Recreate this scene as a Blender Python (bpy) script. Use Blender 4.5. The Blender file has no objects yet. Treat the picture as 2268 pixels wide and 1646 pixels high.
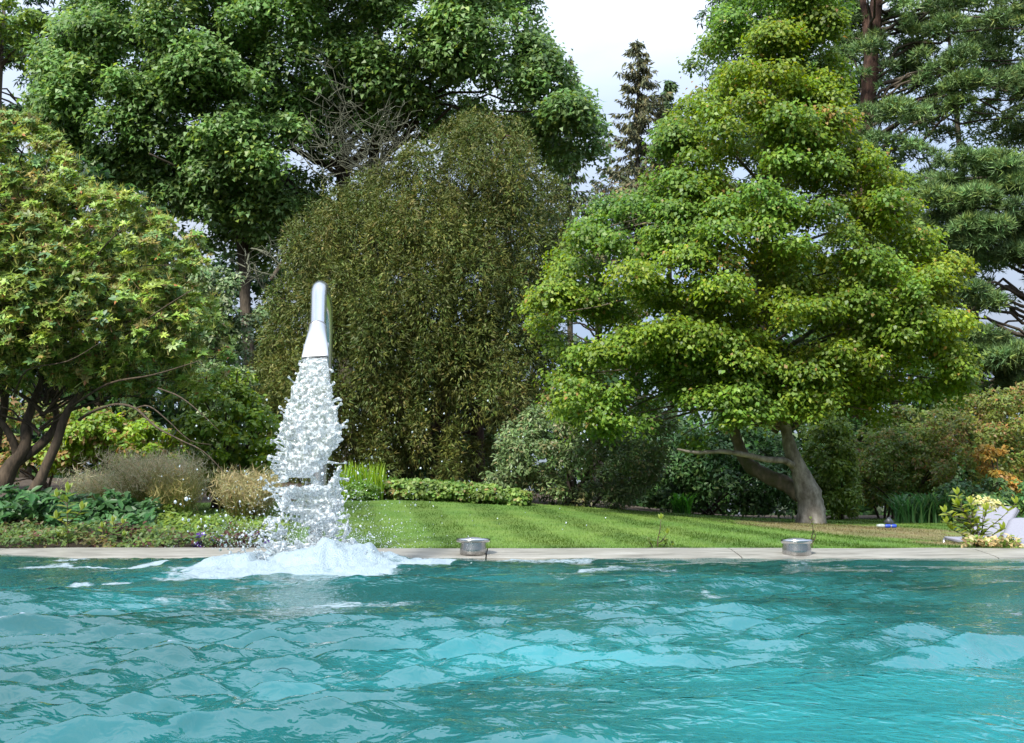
import bpy, math, random
import numpy as np
from mathutils import Matrix, Vector

random.seed(7)
RNG = np.random.default_rng(7)
S = bpy.context.scene
COL = S.collection
R = math.radians

# ------------------------------------------------------------------ camera
CAM_Z, F_PX, PITCH = 0.28, 2325.0, R(8.37)      # photo measured at 2268 px width
cam = bpy.data.cameras.new('camera')
cam_o = bpy.data.objects.new('camera', cam)
COL.objects.link(cam_o)
cam_o.location = (0, 0, CAM_Z)
cam_o.rotation_euler = (R(90) + PITCH, 0, 0)
cam.sensor_width = 36.0
cam.lens = 36.0 * F_PX / 2268.0
cam.clip_start = 0.02
cam.clip_end = 3000
S.camera = cam_o

# ------------------------------------------------------------------ light
SUN_EL, SUN_AZ = R(42), R(208)                  # azimuth: clockwise from +Y (north); sun stands behind the viewer, a little to the west
world = bpy.data.worlds.new('World')
S.world = world
world.use_nodes = True
nt = world.node_tree
nt.nodes.clear()
wo = nt.nodes.new('ShaderNodeOutputWorld')
bg = nt.nodes.new('ShaderNodeBackground')
bg.inputs['Strength'].default_value = 0.15
sky = nt.nodes.new('ShaderNodeTexSky')
sky.sky_type = 'NISHITA'
sky.sun_disc = False
sky.sun_elevation = SUN_EL
sky.sun_rotation = SUN_AZ
sky.air_density = 1.0
sky.dust_density = 1.5
tc = nt.nodes.new('ShaderNodeTexCoord')
mp = nt.nodes.new('ShaderNodeMapping')
mp.inputs['Scale'].default_value = (1.0, 1.0, 2.2)
mp.inputs['Location'].default_value = (0.35, 0.1, 0.2)
nz = nt.nodes.new('ShaderNodeTexNoise')
nz.inputs['Scale'].default_value = 2.3
nz.inputs['Detail'].default_value = 7
nz.inputs['Roughness'].default_value = 0.52
nz.inputs['Distortion'].default_value = 0.4
cr = nt.nodes.new('ShaderNodeValToRGB')
cr.color_ramp.elements[0].position = 0.32
cr.color_ramp.elements[0].color = (0.8, 0.8, 0.8, 1)
cr.color_ramp.elements[1].position = 0.62
cr.color_ramp.elements[1].color = (1, 1, 1, 1)
cc = nt.nodes.new('ShaderNodeValToRGB')
cc.color_ramp.elements[0].position = 0.38
cc.color_ramp.elements[0].color = (0.48, 0.60, 0.82, 1)
cc.color_ramp.elements[1].position = 0.72
cc.color_ramp.elements[1].color = (0.72, 0.79, 0.90, 1)
sc = nt.nodes.new('ShaderNodeVectorMath')
sc.operation = 'SCALE'
mx = nt.nodes.new('ShaderNodeMix')
mx.data_type = 'RGBA'
L = nt.links.new
L(tc.outputs['Generated'], mp.inputs['Vector'])
L(mp.outputs['Vector'], nz.inputs['Vector'])
L(nz.outputs['Fac'], cr.inputs['Fac'])
L(nz.outputs['Fac'], cc.inputs['Fac'])
sx = nt.nodes.new('ShaderNodeSeparateXYZ')
L(tc.outputs['Generated'], sx.inputs[0])
ce = nt.nodes.new('ShaderNodeMapRange')           # sky gradient: unseen zenith raised far above the horizon to add fill light
ce.inputs['From Min'].default_value = 0.0; ce.inputs['From Max'].default_value = 1.0
ce.inputs['To Min'].default_value = 1.3; ce.inputs['To Max'].default_value = 10.4
L(sx.outputs['Z'], ce.inputs['Value'])
L(ce.outputs['Result'], sc.inputs['Scale'])
L(cc.outputs['Color'], sc.inputs[0])
L(cr.outputs['Color'], mx.inputs['Factor'])
L(sky.outputs['Color'], mx.inputs['A'])
L(sc.outputs['Vector'], mx.inputs['B'])
L(mx.outputs['Result'], bg.inputs['Color'])
L(bg.outputs['Background'], wo.inputs['Surface'])

sun = bpy.data.lights.new('sun', 'SUN')
sun.energy = 3.6
sun.angle = R(9)
sun.color = (1.0, 0.955, 0.87)
sun_o = bpy.data.objects.new('sun', sun)
COL.objects.link(sun_o)
sd = Vector((math.sin(SUN_AZ) * math.cos(SUN_EL), math.cos(SUN_AZ) * math.cos(SUN_EL), math.sin(SUN_EL)))
sun_o.rotation_euler = sd.to_track_quat('Z', 'Y').to_euler()
sun_o.location = sd * 60

S.view_settings.view_transform = 'Standard'
S.view_settings.look = 'None'
S.view_settings.exposure = 1.0
S.view_settings.gamma = 1.0
S.view_settings.use_curve_mapping = False
S.render.engine = 'CYCLES'
cy = S.cycles
cy.max_bounces = 12
cy.diffuse_bounces = 9
cy.glossy_bounces = 4
cy.transmission_bounces = 8
cy.transparent_max_bounces = 8
cy.caustics_reflective = False
cy.caustics_refractive = True
cy.sample_clamp_indirect = 6.0
cy.use_denoising = True

# ------------------------------------------------------------------ helpers
CT, ST = math.cos(PITCH), math.sin(PITCH)


def P(px, py, Y):
    """photo point (2268 px wide) at distance Y -> world point"""
    u = (np.asarray(px, float) - 1134.0) / F_PX
    v = (823.0 - np.asarray(py, float)) / F_PX
    t = Y / (CT - v * ST)
    return np.stack(np.broadcast_arrays(u * t, np.asarray(Y, float) + 0 * t, CAM_Z + t * (v * CT + ST)), -1)


def sstep(a, b, x):
    t = np.clip((x - a) / (b - a), 0, 1)
    return t * t * (3 - 2 * t)


TAB = np.random.default_rng(99).random((64, 64, 64)).astype(np.float32)


def vnoise(x, y, z=0.0):
    x, y, z = np.broadcast_arrays(x, y, z)
    xi, yi, zi = np.floor(x).astype(np.int32), np.floor(y).astype(np.int32), np.floor(z).astype(np.int32)
    fx, fy, fz = x - xi, y - yi, z - zi
    fx, fy, fz = fx * fx * (3 - 2 * fx), fy * fy * (3 - 2 * fy), fz * fz * (3 - 2 * fz)
    x0, y0, z0 = xi & 63, yi & 63, zi & 63
    x1, y1, z1 = (xi + 1) & 63, (yi + 1) & 63, (zi + 1) & 63
    a = TAB[x0, y0, z0] * (1 - fx) + TAB[x1, y0, z0] * fx
    b = TAB[x0, y1, z0] * (1 - fx) + TAB[x1, y1, z0] * fx
    c = TAB[x0, y0, z1] * (1 - fx) + TAB[x1, y0, z1] * fx
    d = TAB[x0, y1, z1] * (1 - fx) + TAB[x1, y1, z1] * fx
    a = a * (1 - fy) + b * fy
    c = c * (1 - fy) + d * fy
    return (a * (1 - fz) + c * fz) * 2 - 1          # -1..1


def fbm(x, y, z=0.0, o=4):
    s, a = 0, 1.0
    for i in range(o):
        s = s + a * vnoise(x * 2 ** i + 7.3 * i, y * 2 ** i + 3.1 * i, z * 2 ** i + 1.7 * i)
        a *= 0.5
    return s


def unit(v):
    return v / np.maximum(np.linalg.norm(v, axis=-1, keepdims=True), 1e-9)


def link(name, me, parent=None, mat=None, kind=None):
    o = bpy.data.objects.new(name, me)
    COL.objects.link(o)
    if parent is not None:
        o.parent = parent
        o.matrix_parent_inverse = parent_inv(parent)
    if mat is not None and me is not None:
        me.materials.append(mat)
    if kind:
        o['kind'] = kind
    return o


def parent_inv(p):
    m = Matrix.LocRotScale(p.location, p.rotation_euler, p.scale)
    q = p.parent
    if q is not None:
        m = Matrix.LocRotScale(q.location, q.rotation_euler, q.scale) @ q_inv(p) @ m
    return m.inverted()


def q_inv(p):
    return p.matrix_parent_inverse


def thing(name, label, cat, loc=(0, 0, 0), group=None):
    o = bpy.data.objects.new(name, None)
    COL.objects.link(o)
    o.location = [float(c) for c in loc]
    o.empty_display_size = 0.1
    tag(o, label, cat, group)
    return o


def tag(o, label, cat, group=None):
    o['label'] = label
    o['category'] = cat
    if group:
        o['group'] = group
    return o


def mesh_np(name, verts, faces, col=None, smooth=False, attrs=None):
    """verts (N,3); faces (M,k) int"""
    me = bpy.data.meshes.new(name)
    verts = np.ascontiguousarray(verts, np.float32).reshape(-1, 3)
    faces = np.ascontiguousarray(faces, np.int32)
    m, k = faces.shape
    me.vertices.add(len(verts))
    me.vertices.foreach_set('co', verts.ravel())
    me.loops.add(m * k)
    me.loops.foreach_set('vertex_index', faces.ravel())
    me.polygons.add(m)
    me.polygons.foreach_set('loop_start', np.arange(0, m * k, k, dtype=np.int32))
    me.polygons.foreach_set('loop_total', np.full(m, k, np.int32))
    if smooth:
        me.polygons.foreach_set('use_smooth', np.ones(m, bool))
    if col is not None:
        a = me.color_attributes.new('col', 'FLOAT_COLOR', 'POINT')
        c4 = np.ones((len(verts), 4), np.float32)
        c4[:, :3] = col
        a.data.foreach_set('color', c4.ravel())
    for nm, arr in (attrs or {}).items():
        a = me.attributes.new(nm, 'FLOAT', 'POINT')
        a.data.foreach_set('value', np.ascontiguousarray(arr, np.float32).ravel())
    me.update(calc_edges=True)
    return me


class MB:
    """collects mixed polygons"""
    def __init__(self):
        self.v, self.f = [], []

    def add(self, vs, fs):
        o = len(self.v)
        self.v += [tuple(map(float, p)) for p in vs]
        self.f += [tuple(i + o for i in f) for f in fs]

    def tube(self, pts, rad, n=8, cap=True):
        pts = [Vector([float(c) for c in p]) for p in pts]
        o = len(self.v)
        prev = None
        for i, p in enumerate(pts):
            d = (pts[min(i + 1, len(pts) - 1)] - pts[max(i - 1, 0)]).normalized()
            if prev is None:
                a = Vector((1, 0, 0)) if abs(d.x) < 0.8 else Vector((0, 1, 0))
                u = (a - d * a.dot(d)).normalized()
            else:
                u = (prev - d * prev.dot(d)).normalized()
            prev = u
            w = d.cross(u)
            r = rad[i] if hasattr(rad, '__len__') else rad
            for k in range(n):
                a = 2 * math.pi * k / n
                q = p + (u * math.cos(a) + w * math.sin(a)) * r
                self.v.append((q.x, q.y, q.z))
        for i in range(len(pts) - 1):
            for k in range(n):
                k2 = (k + 1) % n
                self.f.append((o + i * n + k, o + i * n + k2, o + (i + 1) * n + k2, o + (i + 1) * n + k))
        if cap:
            self.f.append(tuple(o + k for k in reversed(range(n))))
            e = o + (len(pts) - 1) * n
            self.f.append(tuple(e + k for k in range(n)))

    def lathe(self, prof, c=(0, 0, 0), n=32):
        """prof: (r, z) list"""
        o = len(self.v)
        for r, z in prof:
            for k in range(n):
                a = 2 * math.pi * k / n
                self.v.append((c[0] + r * math.cos(a), c[1] + r * math.sin(a), c[2] + z))
        for i in range(len(prof) - 1):
            for k in range(n):
                k2 = (k + 1) % n
                self.f.append((o + i * n + k, o + i * n + k2, o + (i + 1) * n + k2, o + (i + 1) * n + k))

    def box(self, c, s, rot=None):
        x, y, z = [q / 2 for q in s]
        vs = [(-x, -y, -z), (x, -y, -z), (x, y, -z), (-x, y, -z), (-x, -y, z), (x, -y, z), (x, y, z), (-x, y, z)]
        M = rot or Matrix.Identity(3)
        vs = [M @ Vector(p) + Vector(c) for p in vs]
        self.add(vs, [(3, 2, 1, 0), (4, 5, 6, 7), (0, 1, 5, 4), (1, 2, 6, 5), (2, 3, 7, 6), (3, 0, 4, 7)])

    def mesh(self, name, smooth=True):
        me = bpy.data.meshes.new(name)
        me.from_pydata(self.v, [], self.f)
        if smooth:
            me.polygons.foreach_set('use_smooth', [True] * len(me.polygons))
        me.update()
        return me


# ------------------------------------------------------------------ materials
def newmat(name):
    m = bpy.data.materials.new(name)
    m.use_nodes = True
    n = m.node_tree
    n.nodes.clear()
    out = n.nodes.new('ShaderNodeOutputMaterial')
    return m, n, out


def pset(b, **kw):
    for k, v in kw.items():
        b.inputs[k.replace('_', ' ')].default_value = v


def leafmat(name, rough=0.45, trans=0.44, spec=0.4, boost=1.0):
    m, n, out = newmat(name)
    at = n.nodes.new('ShaderNodeAttribute')
    at.attribute_name = 'col'
    b = n.nodes.new('ShaderNodeBsdfPrincipled')
    b.inputs['Roughness'].default_value = rough
    b.inputs['Specular IOR Level'].default_value = spec
    t = n.nodes.new('ShaderNodeBsdfTranslucent')
    hs = n.nodes.new('ShaderNodeHueSaturation')
    hs.inputs['Hue'].default_value = 0.485
    hs.inputs['Saturation'].default_value = 1.1
    hs.inputs['Value'].default_value = 1.25
    mix = n.nodes.new('ShaderNodeMixShader')
    mix.inputs['Fac'].default_value = trans
    n.links.new(at.outputs['Color'], b.inputs['Base Color'])
    n.links.new(at.outputs['Color'], hs.inputs['Color'])
    n.links.new(hs.outputs['Color'], t.inputs['Color'])
    n.links.new(b.outputs[0], mix.inputs[1])
    n.links.new(t.outputs[0], mix.inputs[2])
    n.links.new(mix.outputs[0], out.inputs['Surface'])
    return m


def noisemat(name, c1, c2, scale=8.0, rough=0.7, bump=0.3, detail=5, metal=0.0, spec=0.4, stretch=(1, 1, 1), dist=0.01, c3=None):
    m, n, out = newmat(name)
    tcn = n.nodes.new('ShaderNodeTexCoord')
    mpn = n.nodes.new('ShaderNodeMapping')
    mpn.inputs['Scale'].default_value = stretch
    ns = n.nodes.new('ShaderNodeTexNoise')
    ns.inputs['Scale'].default_value = scale
    ns.inputs['Detail'].default_value = detail
    ns.inputs['Roughness'].default_value = 0.62
    rp = n.nodes.new('ShaderNodeValToRGB')
    rp.color_ramp.elements[0].position = 0.33
    rp.color_ramp.elements[0].color = (*c1, 1)
    rp.color_ramp.elements[1].position = 0.66
    rp.color_ramp.elements[1].color = (*c2, 1)
    if c3:
        e = rp.color_ramp.elements.new(0.52)
        e.color = (*c3, 1)
    b = n.nodes.new('ShaderNodeBsdfPrincipled')
    b.inputs['Roughness'].default_value = rough
    b.inputs['Metallic'].default_value = metal
    b.inputs['Specular IOR Level'].default_value = spec
    n.links.new(tcn.outputs['Object'], mpn.inputs['Vector'])
    n.links.new(mpn.outputs['Vector'], ns.inputs['Vector'])
    n.links.new(ns.outputs['Fac'], rp.inputs['Fac'])
    n.links.new(rp.outputs['Color'], b.inputs['Base Color'])
    if bump:
        bp = n.nodes.new('ShaderNodeBump')
        bp.inputs['Strength'].default_value = bump
        bp.inputs['Distance'].default_value = dist
        n.links.new(ns.outputs['Fac'], bp.inputs['Height'])
        n.links.new(bp.outputs['Normal'], b.inputs['Normal'])
    n.links.new(b.outputs[0], out.inputs['Surface'])
    return m


M_LEAF = leafmat('leaf')
M_GLOSS = leafmat('glossy_leaf', rough=0.46, trans=0.22, spec=0.4)
M_NEEDLE = leafmat('needle', rough=0.55, trans=0.15, spec=0.3)
M_GRASS = leafmat('grass_blade', rough=0.5, trans=0.3, spec=0.3)
M_BARK = noisemat('bark_dark', (0.035, 0.028, 0.02), (0.11, 0.09, 0.065), 6, 0.9, 0.6, stretch=(3, 3, 0.6), dist=0.03)
M_BARK_RED = noisemat('bark_red', (0.03, 0.016, 0.012), (0.095, 0.052, 0.036), 5, 0.9, 0.6, stretch=(3, 3, 0.5), dist=0.04)
M_BARK_PALE = noisemat('bark_pale', (0.10, 0.085, 0.065), (0.36, 0.33, 0.29), 4.5, 0.85, 0.5, stretch=(2.0, 2.0, 1.0), dist=0.02, c3=(0.24, 0.215, 0.18))
M_BARK_MOSS = noisemat('bark_moss', (0.07, 0.075, 0.025), (0.22, 0.17, 0.12), 4, 0.9, 0.5, stretch=(1.5, 1.5, 1.0), dist=0.02, c3=(0.12, 0.10, 0.07))
M_BARK_BROWN = noisemat('bark_brown', (0.03, 0.022, 0.014), (0.10, 0.072, 0.047), 9, 0.85, 0.5, stretch=(3, 3, 0.8), dist=0.012)
M_LICHEN = noisemat('lichen_twig', (0.07, 0.075, 0.05), (0.15, 0.16, 0.11), 12, 0.9, 0.2)
M_SOIL = noisemat('soil', (0.03, 0.022, 0.014), (0.085, 0.06, 0.04), 9, 0.95, 0.8, dist=0.03)
M_STONE = noisemat('coping_stone', (0.17, 0.16, 0.14), (0.36, 0.345, 0.31), 2.6, 0.36, 0.3, detail=9, stretch=(1.0, 6.0, 6.0), dist=0.006, c3=(0.29, 0.275, 0.24))
M_TILE = noisemat('pool_lining', (0.10, 0.42, 0.45), (0.13, 0.48, 0.5), 2, 0.5, 0.0)
M_FABRIC = noisemat('lounger_mesh', (0.21, 0.21, 0.25), (0.25, 0.25, 0.29), 60, 0.75, 0.25, dist=0.002)
M_FRAME = noisemat('lounger_frame', (0.13, 0.13, 0.14), (0.22, 0.22, 0.23), 20, 0.45, 0.0, metal=0.3)
M_LEG = noisemat('lounger_leg', (0.28, 0.28, 0.29), (0.45, 0.45, 0.46), 14, 0.35, 0.0, metal=0.8)
M_BLACK = noisemat('black_plastic', (0.02, 0.025, 0.03), (0.05, 0.06, 0.07), 20, 0.45, 0.0)
M_BLUE = noisemat('blue_plastic', (0.02, 0.05, 0.33), (0.04, 0.09, 0.45), 12, 0.35, 0.0)
M_PALE = noisemat('pale_plastic', (0.22, 0.27, 0.26), (0.36, 0.40, 0.37), 10, 0.3, 0.0)


def steelmat(name, rough, stretch, base=0.72):
    m, n, out = newmat(name)
    b = n.nodes.new('ShaderNodeBsdfPrincipled')
    pset(b, Metallic=1.0)
    b.inputs['Base Color'].default_value = (base, base * 0.985, base * 0.965, 1)
    tcn = n.nodes.new('ShaderNodeTexCoord')
    mpn = n.nodes.new('ShaderNodeMapping')
    mpn.inputs['Scale'].default_value = stretch
    ns = n.nodes.new('ShaderNodeTexNoise')
    ns.inputs['Scale'].default_value = 40
    ns.inputs['Detail'].default_value = 4
    mr = n.nodes.new('ShaderNodeMapRange')
    mr.inputs['To Min'].default_value = rough * 0.7
    mr.inputs['To Max'].default_value = rough * 1.4
    bp = n.nodes.new('ShaderNodeBump')
    bp.inputs['Strength'].default_value = 0.05
    bp.inputs['Distance'].default_value = 0.001
    n.links.new(tcn.outputs['Object'], mpn.inputs['Vector'])
    n.links.new(mpn.outputs['Vector'], ns.inputs['Vector'])
    n.links.new(ns.outputs['Fac'], mr.inputs['Value'])
    n.links.new(mr.outputs['Result'], b.inputs['Roughness'])
    n.links.new(ns.outputs['Fac'], bp.inputs['Height'])
    n.links.new(bp.outputs['Normal'], b.inputs['Normal'])
    n.links.new(b.outputs[0], out.inputs['Surface'])
    return m


M_STEEL = steelmat('polished_steel', 0.22, (1, 1, 0.1), 0.55)
M_STEEL_B = steelmat('brushed_steel', 0.38, (1, 1, 0.1), 0.52)
M_STEEL_W = steelmat('wet_steel', 0.25, (1, 1, 0.3), 0.42)

# ------------------------------------------------------------------ terrain
def ground_z(X, Y):
    X, Y = np.asarray(X, float), np.asarray(Y, float)
    s = 0.088 - 0.058 * sstep(-3, 6, X)
    d = np.maximum(Y - 10.0, 0)
    d = np.where(d > 16, 16 + (d - 16) * 0.25, d)
    d = np.minimum(d, 40)
    z = 0.075 + s * d
    z = z - 0.10 * np.exp(-((X - 6.8) / 2.2) ** 2 - ((Y - 12.2) / 1.8) ** 2)
    return z


# soil / ground sheet out to the horizon, with the pool left open
def nonuni(a, b, fine_a, fine_b, step, outer):
    mid = np.arange(fine_a, fine_b + 1e-6, step)
    lo = fine_a - np.geomspace(step, fine_a - a, outer)[::-1]
    hi = fine_b + np.geomspace(step, b - fine_b, outer)
    return np.concatenate([lo, mid, hi])


gx = nonuni(-900, 900, -24, 24, 0.4, 24)
gx = np.sort(np.concatenate([gx[np.abs(np.abs(gx) - 9.5) > 0.21], [-9.5, 9.5]]))
gy = nonuni(-900, 1500, 9.5, 50, 0.4, 24)
gy = np.sort(np.concatenate([gy[np.abs(gy + 3.5) > 0.3], [-3.5]]))
GX, GY = np.meshgrid(gx, gy)
GZ = ground_z(GX, GY) - 0.02 + 0.012 * fbm(GX * 2, GY * 2)
GZ = np.where(GY < 9.7, np.minimum(GZ, 0.055), GZ)
idx = np.arange(GX.size).reshape(GX.shape)
q = np.stack([idx[:-1, :-1], idx[:-1, 1:], idx[1:, 1:], idx[1:, :-1]], -1).reshape(-1, 4)
cxm = GX.ravel()[q].mean(1)
cym = GY.ravel()[q].mean(1)
keep = ~((np.abs(cxm) < 9.5) & (cym > -3.5) & (cym < 9.5))
me = mesh_np('ground', np.stack([GX, GY, GZ], -1), q[keep], smooth=True)
link('ground', me, None, M_SOIL, 'structure')

# lawn
LAWN_FAR = np.array([(-13, 14.6), (-6, 15.9), (-2.5, 17.1), (0.2, 18.1), (2, 19.1), (5, 21.0), (7.5, 21.5), (16, 21.6)])
LAWN_NEAR = np.array([(-13, 12.3), (-4.4, 12.2), (-3.0, 11.2), (-2.35, 10.2), (-2.1, 9.62), (16, 9.62)])


def lawn_in(X, Y, m=0.0):
    far = np.interp(X, LAWN_FAR[:, 0], LAWN_FAR[:, 1]) + 0.12 * vnoise(X * 0.9, 3.3) - m
    near = np.interp(X, LAWN_NEAR[:, 0], LAWN_NEAR[:, 1])
    return (Y < far) & (Y > near)


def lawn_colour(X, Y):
    st = np.sin((X + 0.157 * (Y - 11.4) + 0.42) * 2 * math.pi / 0.93)  # mowing stripes: light off the leaning blades, painted into the lawn colour
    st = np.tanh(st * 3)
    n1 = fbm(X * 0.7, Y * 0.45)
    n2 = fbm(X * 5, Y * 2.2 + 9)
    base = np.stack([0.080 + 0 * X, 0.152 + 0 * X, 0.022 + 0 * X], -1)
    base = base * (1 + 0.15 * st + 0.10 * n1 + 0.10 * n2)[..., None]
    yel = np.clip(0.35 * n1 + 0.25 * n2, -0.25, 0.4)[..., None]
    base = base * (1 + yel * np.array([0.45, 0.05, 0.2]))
    # parched grass round the tree and by the loungers
    wob = 0.22 * n2 + 0.15 * n1
    d1 = np.sqrt(((X - 4.75 + 0.12 * (Y - 15)) / 1.5) ** 2 + ((Y - 15.0) / 2.9) ** 2) + wob
    d2 = np.sqrt(((X - 5.1) / 0.9) ** 2 + ((Y - 11.2) / 1.0) ** 2) + wob
    dry = np.maximum(sstep(1.08, 0.72, d1), sstep(1.05, 0.75, d2)) * (0.82 + 0.18 * n2)
    dry = np.clip(dry, 0, 1)[..., None]
    straw = np.array([0.19, 0.15, 0.07]) * (1 + 0.18 * n2[..., None])
    return np.clip(base * (1 - dry) + straw * dry, 0.01, 1)


lx = np.arange(-13, 15.01, 0.08)
ly = np.arange(9.6, 22.3, 0.08)
LX, LY = np.meshgrid(lx, ly)
LZ = ground_z(LX, LY) + 0.004 + 0.006 * fbm(LX * 1.5, LY * 1.5)
idx = np.arange(LX.size).reshape(LX.shape)
q = np.stack([idx[:-1, :-1], idx[:-1, 1:], idx[1:, 1:], idx[1:, :-1]], -1).reshape(-1, 4)
keep = lawn_in(LX.ravel()[q].mean(1), LY.ravel()[q].mean(1))
q = q[keep]
used, inv = np.unique(q, return_inverse=True)
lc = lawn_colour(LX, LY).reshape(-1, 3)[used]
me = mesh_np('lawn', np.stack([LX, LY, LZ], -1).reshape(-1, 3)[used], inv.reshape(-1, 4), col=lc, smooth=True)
m, n, out = newmat('lawn_turf')
at = n.nodes.new('ShaderNodeAttribute'); at.attribute_name = 'col'
b = n.nodes.new('ShaderNodeBsdfPrincipled'); pset(b, Roughness=0.85); b.inputs['Specular IOR Level'].default_value = 0.15
ns = n.nodes.new('ShaderNodeTexNoise'); ns.inputs['Scale'].default_value = 70; ns.inputs['Detail'].default_value = 3
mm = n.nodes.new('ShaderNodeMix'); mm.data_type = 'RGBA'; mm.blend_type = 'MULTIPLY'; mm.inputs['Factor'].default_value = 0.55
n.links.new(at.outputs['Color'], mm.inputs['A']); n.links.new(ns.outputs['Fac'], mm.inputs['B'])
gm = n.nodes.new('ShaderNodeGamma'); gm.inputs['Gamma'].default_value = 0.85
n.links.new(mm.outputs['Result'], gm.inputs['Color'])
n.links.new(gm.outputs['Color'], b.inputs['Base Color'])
bp = n.nodes.new('ShaderNodeBump'); bp.inputs['Strength'].default_value = 0.6; bp.inputs['Distance'].default_value = 0.02
n.links.new(ns.outputs['Fac'], bp.inputs['Height']); n.links.new(bp.outputs['Normal'], b.inputs['Normal'])
n.links.new(b.outputs[0], out.inputs['Surface'])
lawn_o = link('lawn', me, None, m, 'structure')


# ------------------------------------------------------------------ leaf machinery
def inside_poly(poly, x, y):
    poly = np.asarray(poly, float)
    x1, y1 = poly[:, 0], poly[:, 1]
    x2, y2 = np.roll(x1, -1), np.roll(y1, -1)
    c = ((y1[None] > y[:, None]) != (y2[None] > y[:, None])) & \
        (x[:, None] < (x2 - x1)[None] * (y[:, None] - y1[None]) / ((y2 - y1)[None] + 1e-9) + x1[None])
    return c.sum(1) % 2 == 1


def edge_dist(poly, x, y):
    poly = np.asarray(poly, float)
    a, b_ = poly, np.roll(poly, -1, 0)
    p = np.stack([x, y], -1)[:, None]
    ab = (b_ - a)[None]
    t = np.clip(((p - a[None]) * ab).sum(-1) / ((ab ** 2).sum(-1) + 1e-9), 0, 1)
    return np.linalg.norm(p - a[None] - ab * t[..., None], axis=-1).min(1)


def sample_poly(poly, n):
    poly = np.asarray(poly, float)
    lo, hi = poly.min(0), poly.max(0)
    xs, ys = [], []
    cnt = 0
    while cnt < n:
        x = RNG.uniform(lo[0], hi[0], n * 2)
        y = RNG.uniform(lo[1], hi[1], n * 2)
        k = inside_poly(poly, x, y)
        xs.append(x[k]); ys.append(y[k]); cnt += k.sum()
    return np.concatenate(xs)[:n], np.concatenate(ys)[:n]


def clumps(poly, Y, T, n, rpx, front=0.75, inset=0.7, dmax=None):
    """foliage clump centres filling the rounded body whose outline is poly; radii in metres"""
    x, y = sample_poly(poly, n)
    d = edge_dist(poly, x, y)
    dm = dmax or max(d.max(), 1)
    r = RNG.uniform(rpx[0], rpx[1], n)
    r = np.minimum(r, np.maximum(d / inset, rpx[0] * 0.55))
    w = np.sqrt(np.clip(d / dm * (2 - d / dm), 0, 1))
    u = np.where(RNG.random(n) < front, -np.sqrt(RNG.random(n)), RNG.random(n))
    c = P(x, y, Y)
    c[:, 1] += T * w * u
    return c, r * Y / F_PX


def leaf_pts(c, r, total, flat=0.6, up=0.35, shell=0.55, squash=None):
    w = r ** 2 / (r ** 2).sum()
    cnt = RNG.multinomial(total, w)
    ci = np.repeat(np.arange(len(c)), cnt)
    d = unit(RNG.normal(size=(total, 3)))
    d = unit(d + np.array([0, 0, up]))
    rr = r[ci] * (shell + (1 - shell) * np.sqrt(RNG.random(total)))
    sc_ = np.array([1, 1, flat])
    return c[ci] + d * rr[:, None] * sc_, d, ci


OPEN = np.array([-0.25, -0.85, 0.35])            # the open side of the garden, where leaves turn to


def frames(d, up=0.6, rnd=0.5, droop=0.3):
    n = unit(d * 0.55 + np.array([0, 0, up * 0.75]) + OPEN * 0.55 + RNG.normal(size=d.shape) * rnd)
    t = unit(RNG.normal(size=d.shape) + d * 0.8 + np.array([0, 0, -droop]))
    t = unit(t - (t * n).sum(-1, keepdims=True) * n)
    return n, t, np.cross(n, t)


def colours(n, ci, pal, jit=0.18, cj=0.15, clump_pal=0.0, fac=(1.8, 1.6, 1.35)):
    cols = np.array([p[0] for p in pal], float)
    w = np.array([p[1] for p in pal], float); w /= w.sum()
    k = RNG.choice(len(pal), n, p=w)
    if clump_pal > 0 and ci is not None:
        kc = RNG.choice(len(pal), int(ci.max()) + 1, p=w)
        k = np.where(RNG.random(n) < clump_pal, kc[ci], k)
    c = cols[k]
    v = 1 + RNG.normal(size=n) * jit
    if ci is not None:
        v = v * (1 + RNG.normal(size=int(ci.max()) + 1) * cj)[ci]
    v = np.clip(v, 0.45, 1.7)
    c = c * v[:, None]
    c[:, 0] *= 1 + RNG.normal(size=n) * 0.08
    c = c * np.array(fac)
    return np.clip(c, 0.004, 0.9)


def kite_mesh(name, p, n, t, b_, Ln, Wn, col, fold=0.15, curl=0.15):
    N = len(p)
    Ln = np.broadcast_to(Ln, (N,))[:, None]
    Wn = np.broadcast_to(Wn, (N,))[:, None]
    v = np.empty((N, 4, 3), np.float32)
    v[:, 0] = p
    v[:, 1] = p + t * Ln * 0.45 + b_ * Wn * 0.5 + n * Wn * fold
    v[:, 2] = p + t * Ln - n * Ln * curl
    v[:, 3] = p + t * Ln * 0.45 - b_ * Wn * 0.5 + n * Wn * fold
    f = np.arange(N * 4).reshape(N, 4)
    return mesh_np(name, v, f, col=np.repeat(col, 4, 0))


def lobed_mesh(name, p, n, t, b_, Ln, col, curl=0.15):
    """three-lobed leaf: 7 points, one polygon"""
    N = len(p)
    Ln = np.broadcast_to(Ln, (N,))[:, None]
    out = [(0, 0, 0), (0.55, 0.30, -0.1), (0.28, 0.42, 0.02), (0.16, 1.0, -curl), (-0.16, 0.0, 0)]
    pts = [(0.0, 0.0, 0.0), (0.52, 0.28, -0.08), (0.17, 0.40, 0.05), (0.0, 1.0, -curl), (-0.17, 0.40, 0.05), (-0.52, 0.28, -0.08)]
    v = np.empty((N, 6, 3), np.float32)
    for i, (x, y, z) in enumerate(pts):
        v[:, i] = p + b_ * Ln * x + t * Ln * y + n * Ln * z
    base = np.arange(N)[:, None] * 6
    f = np.concatenate([base + np.array([[0, 1, 2, 3]]), base + np.array([[0, 3, 4, 5]])], 0)
    return mesh_np(name, v, f, col=np.repeat(col, 6, 0))


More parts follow.
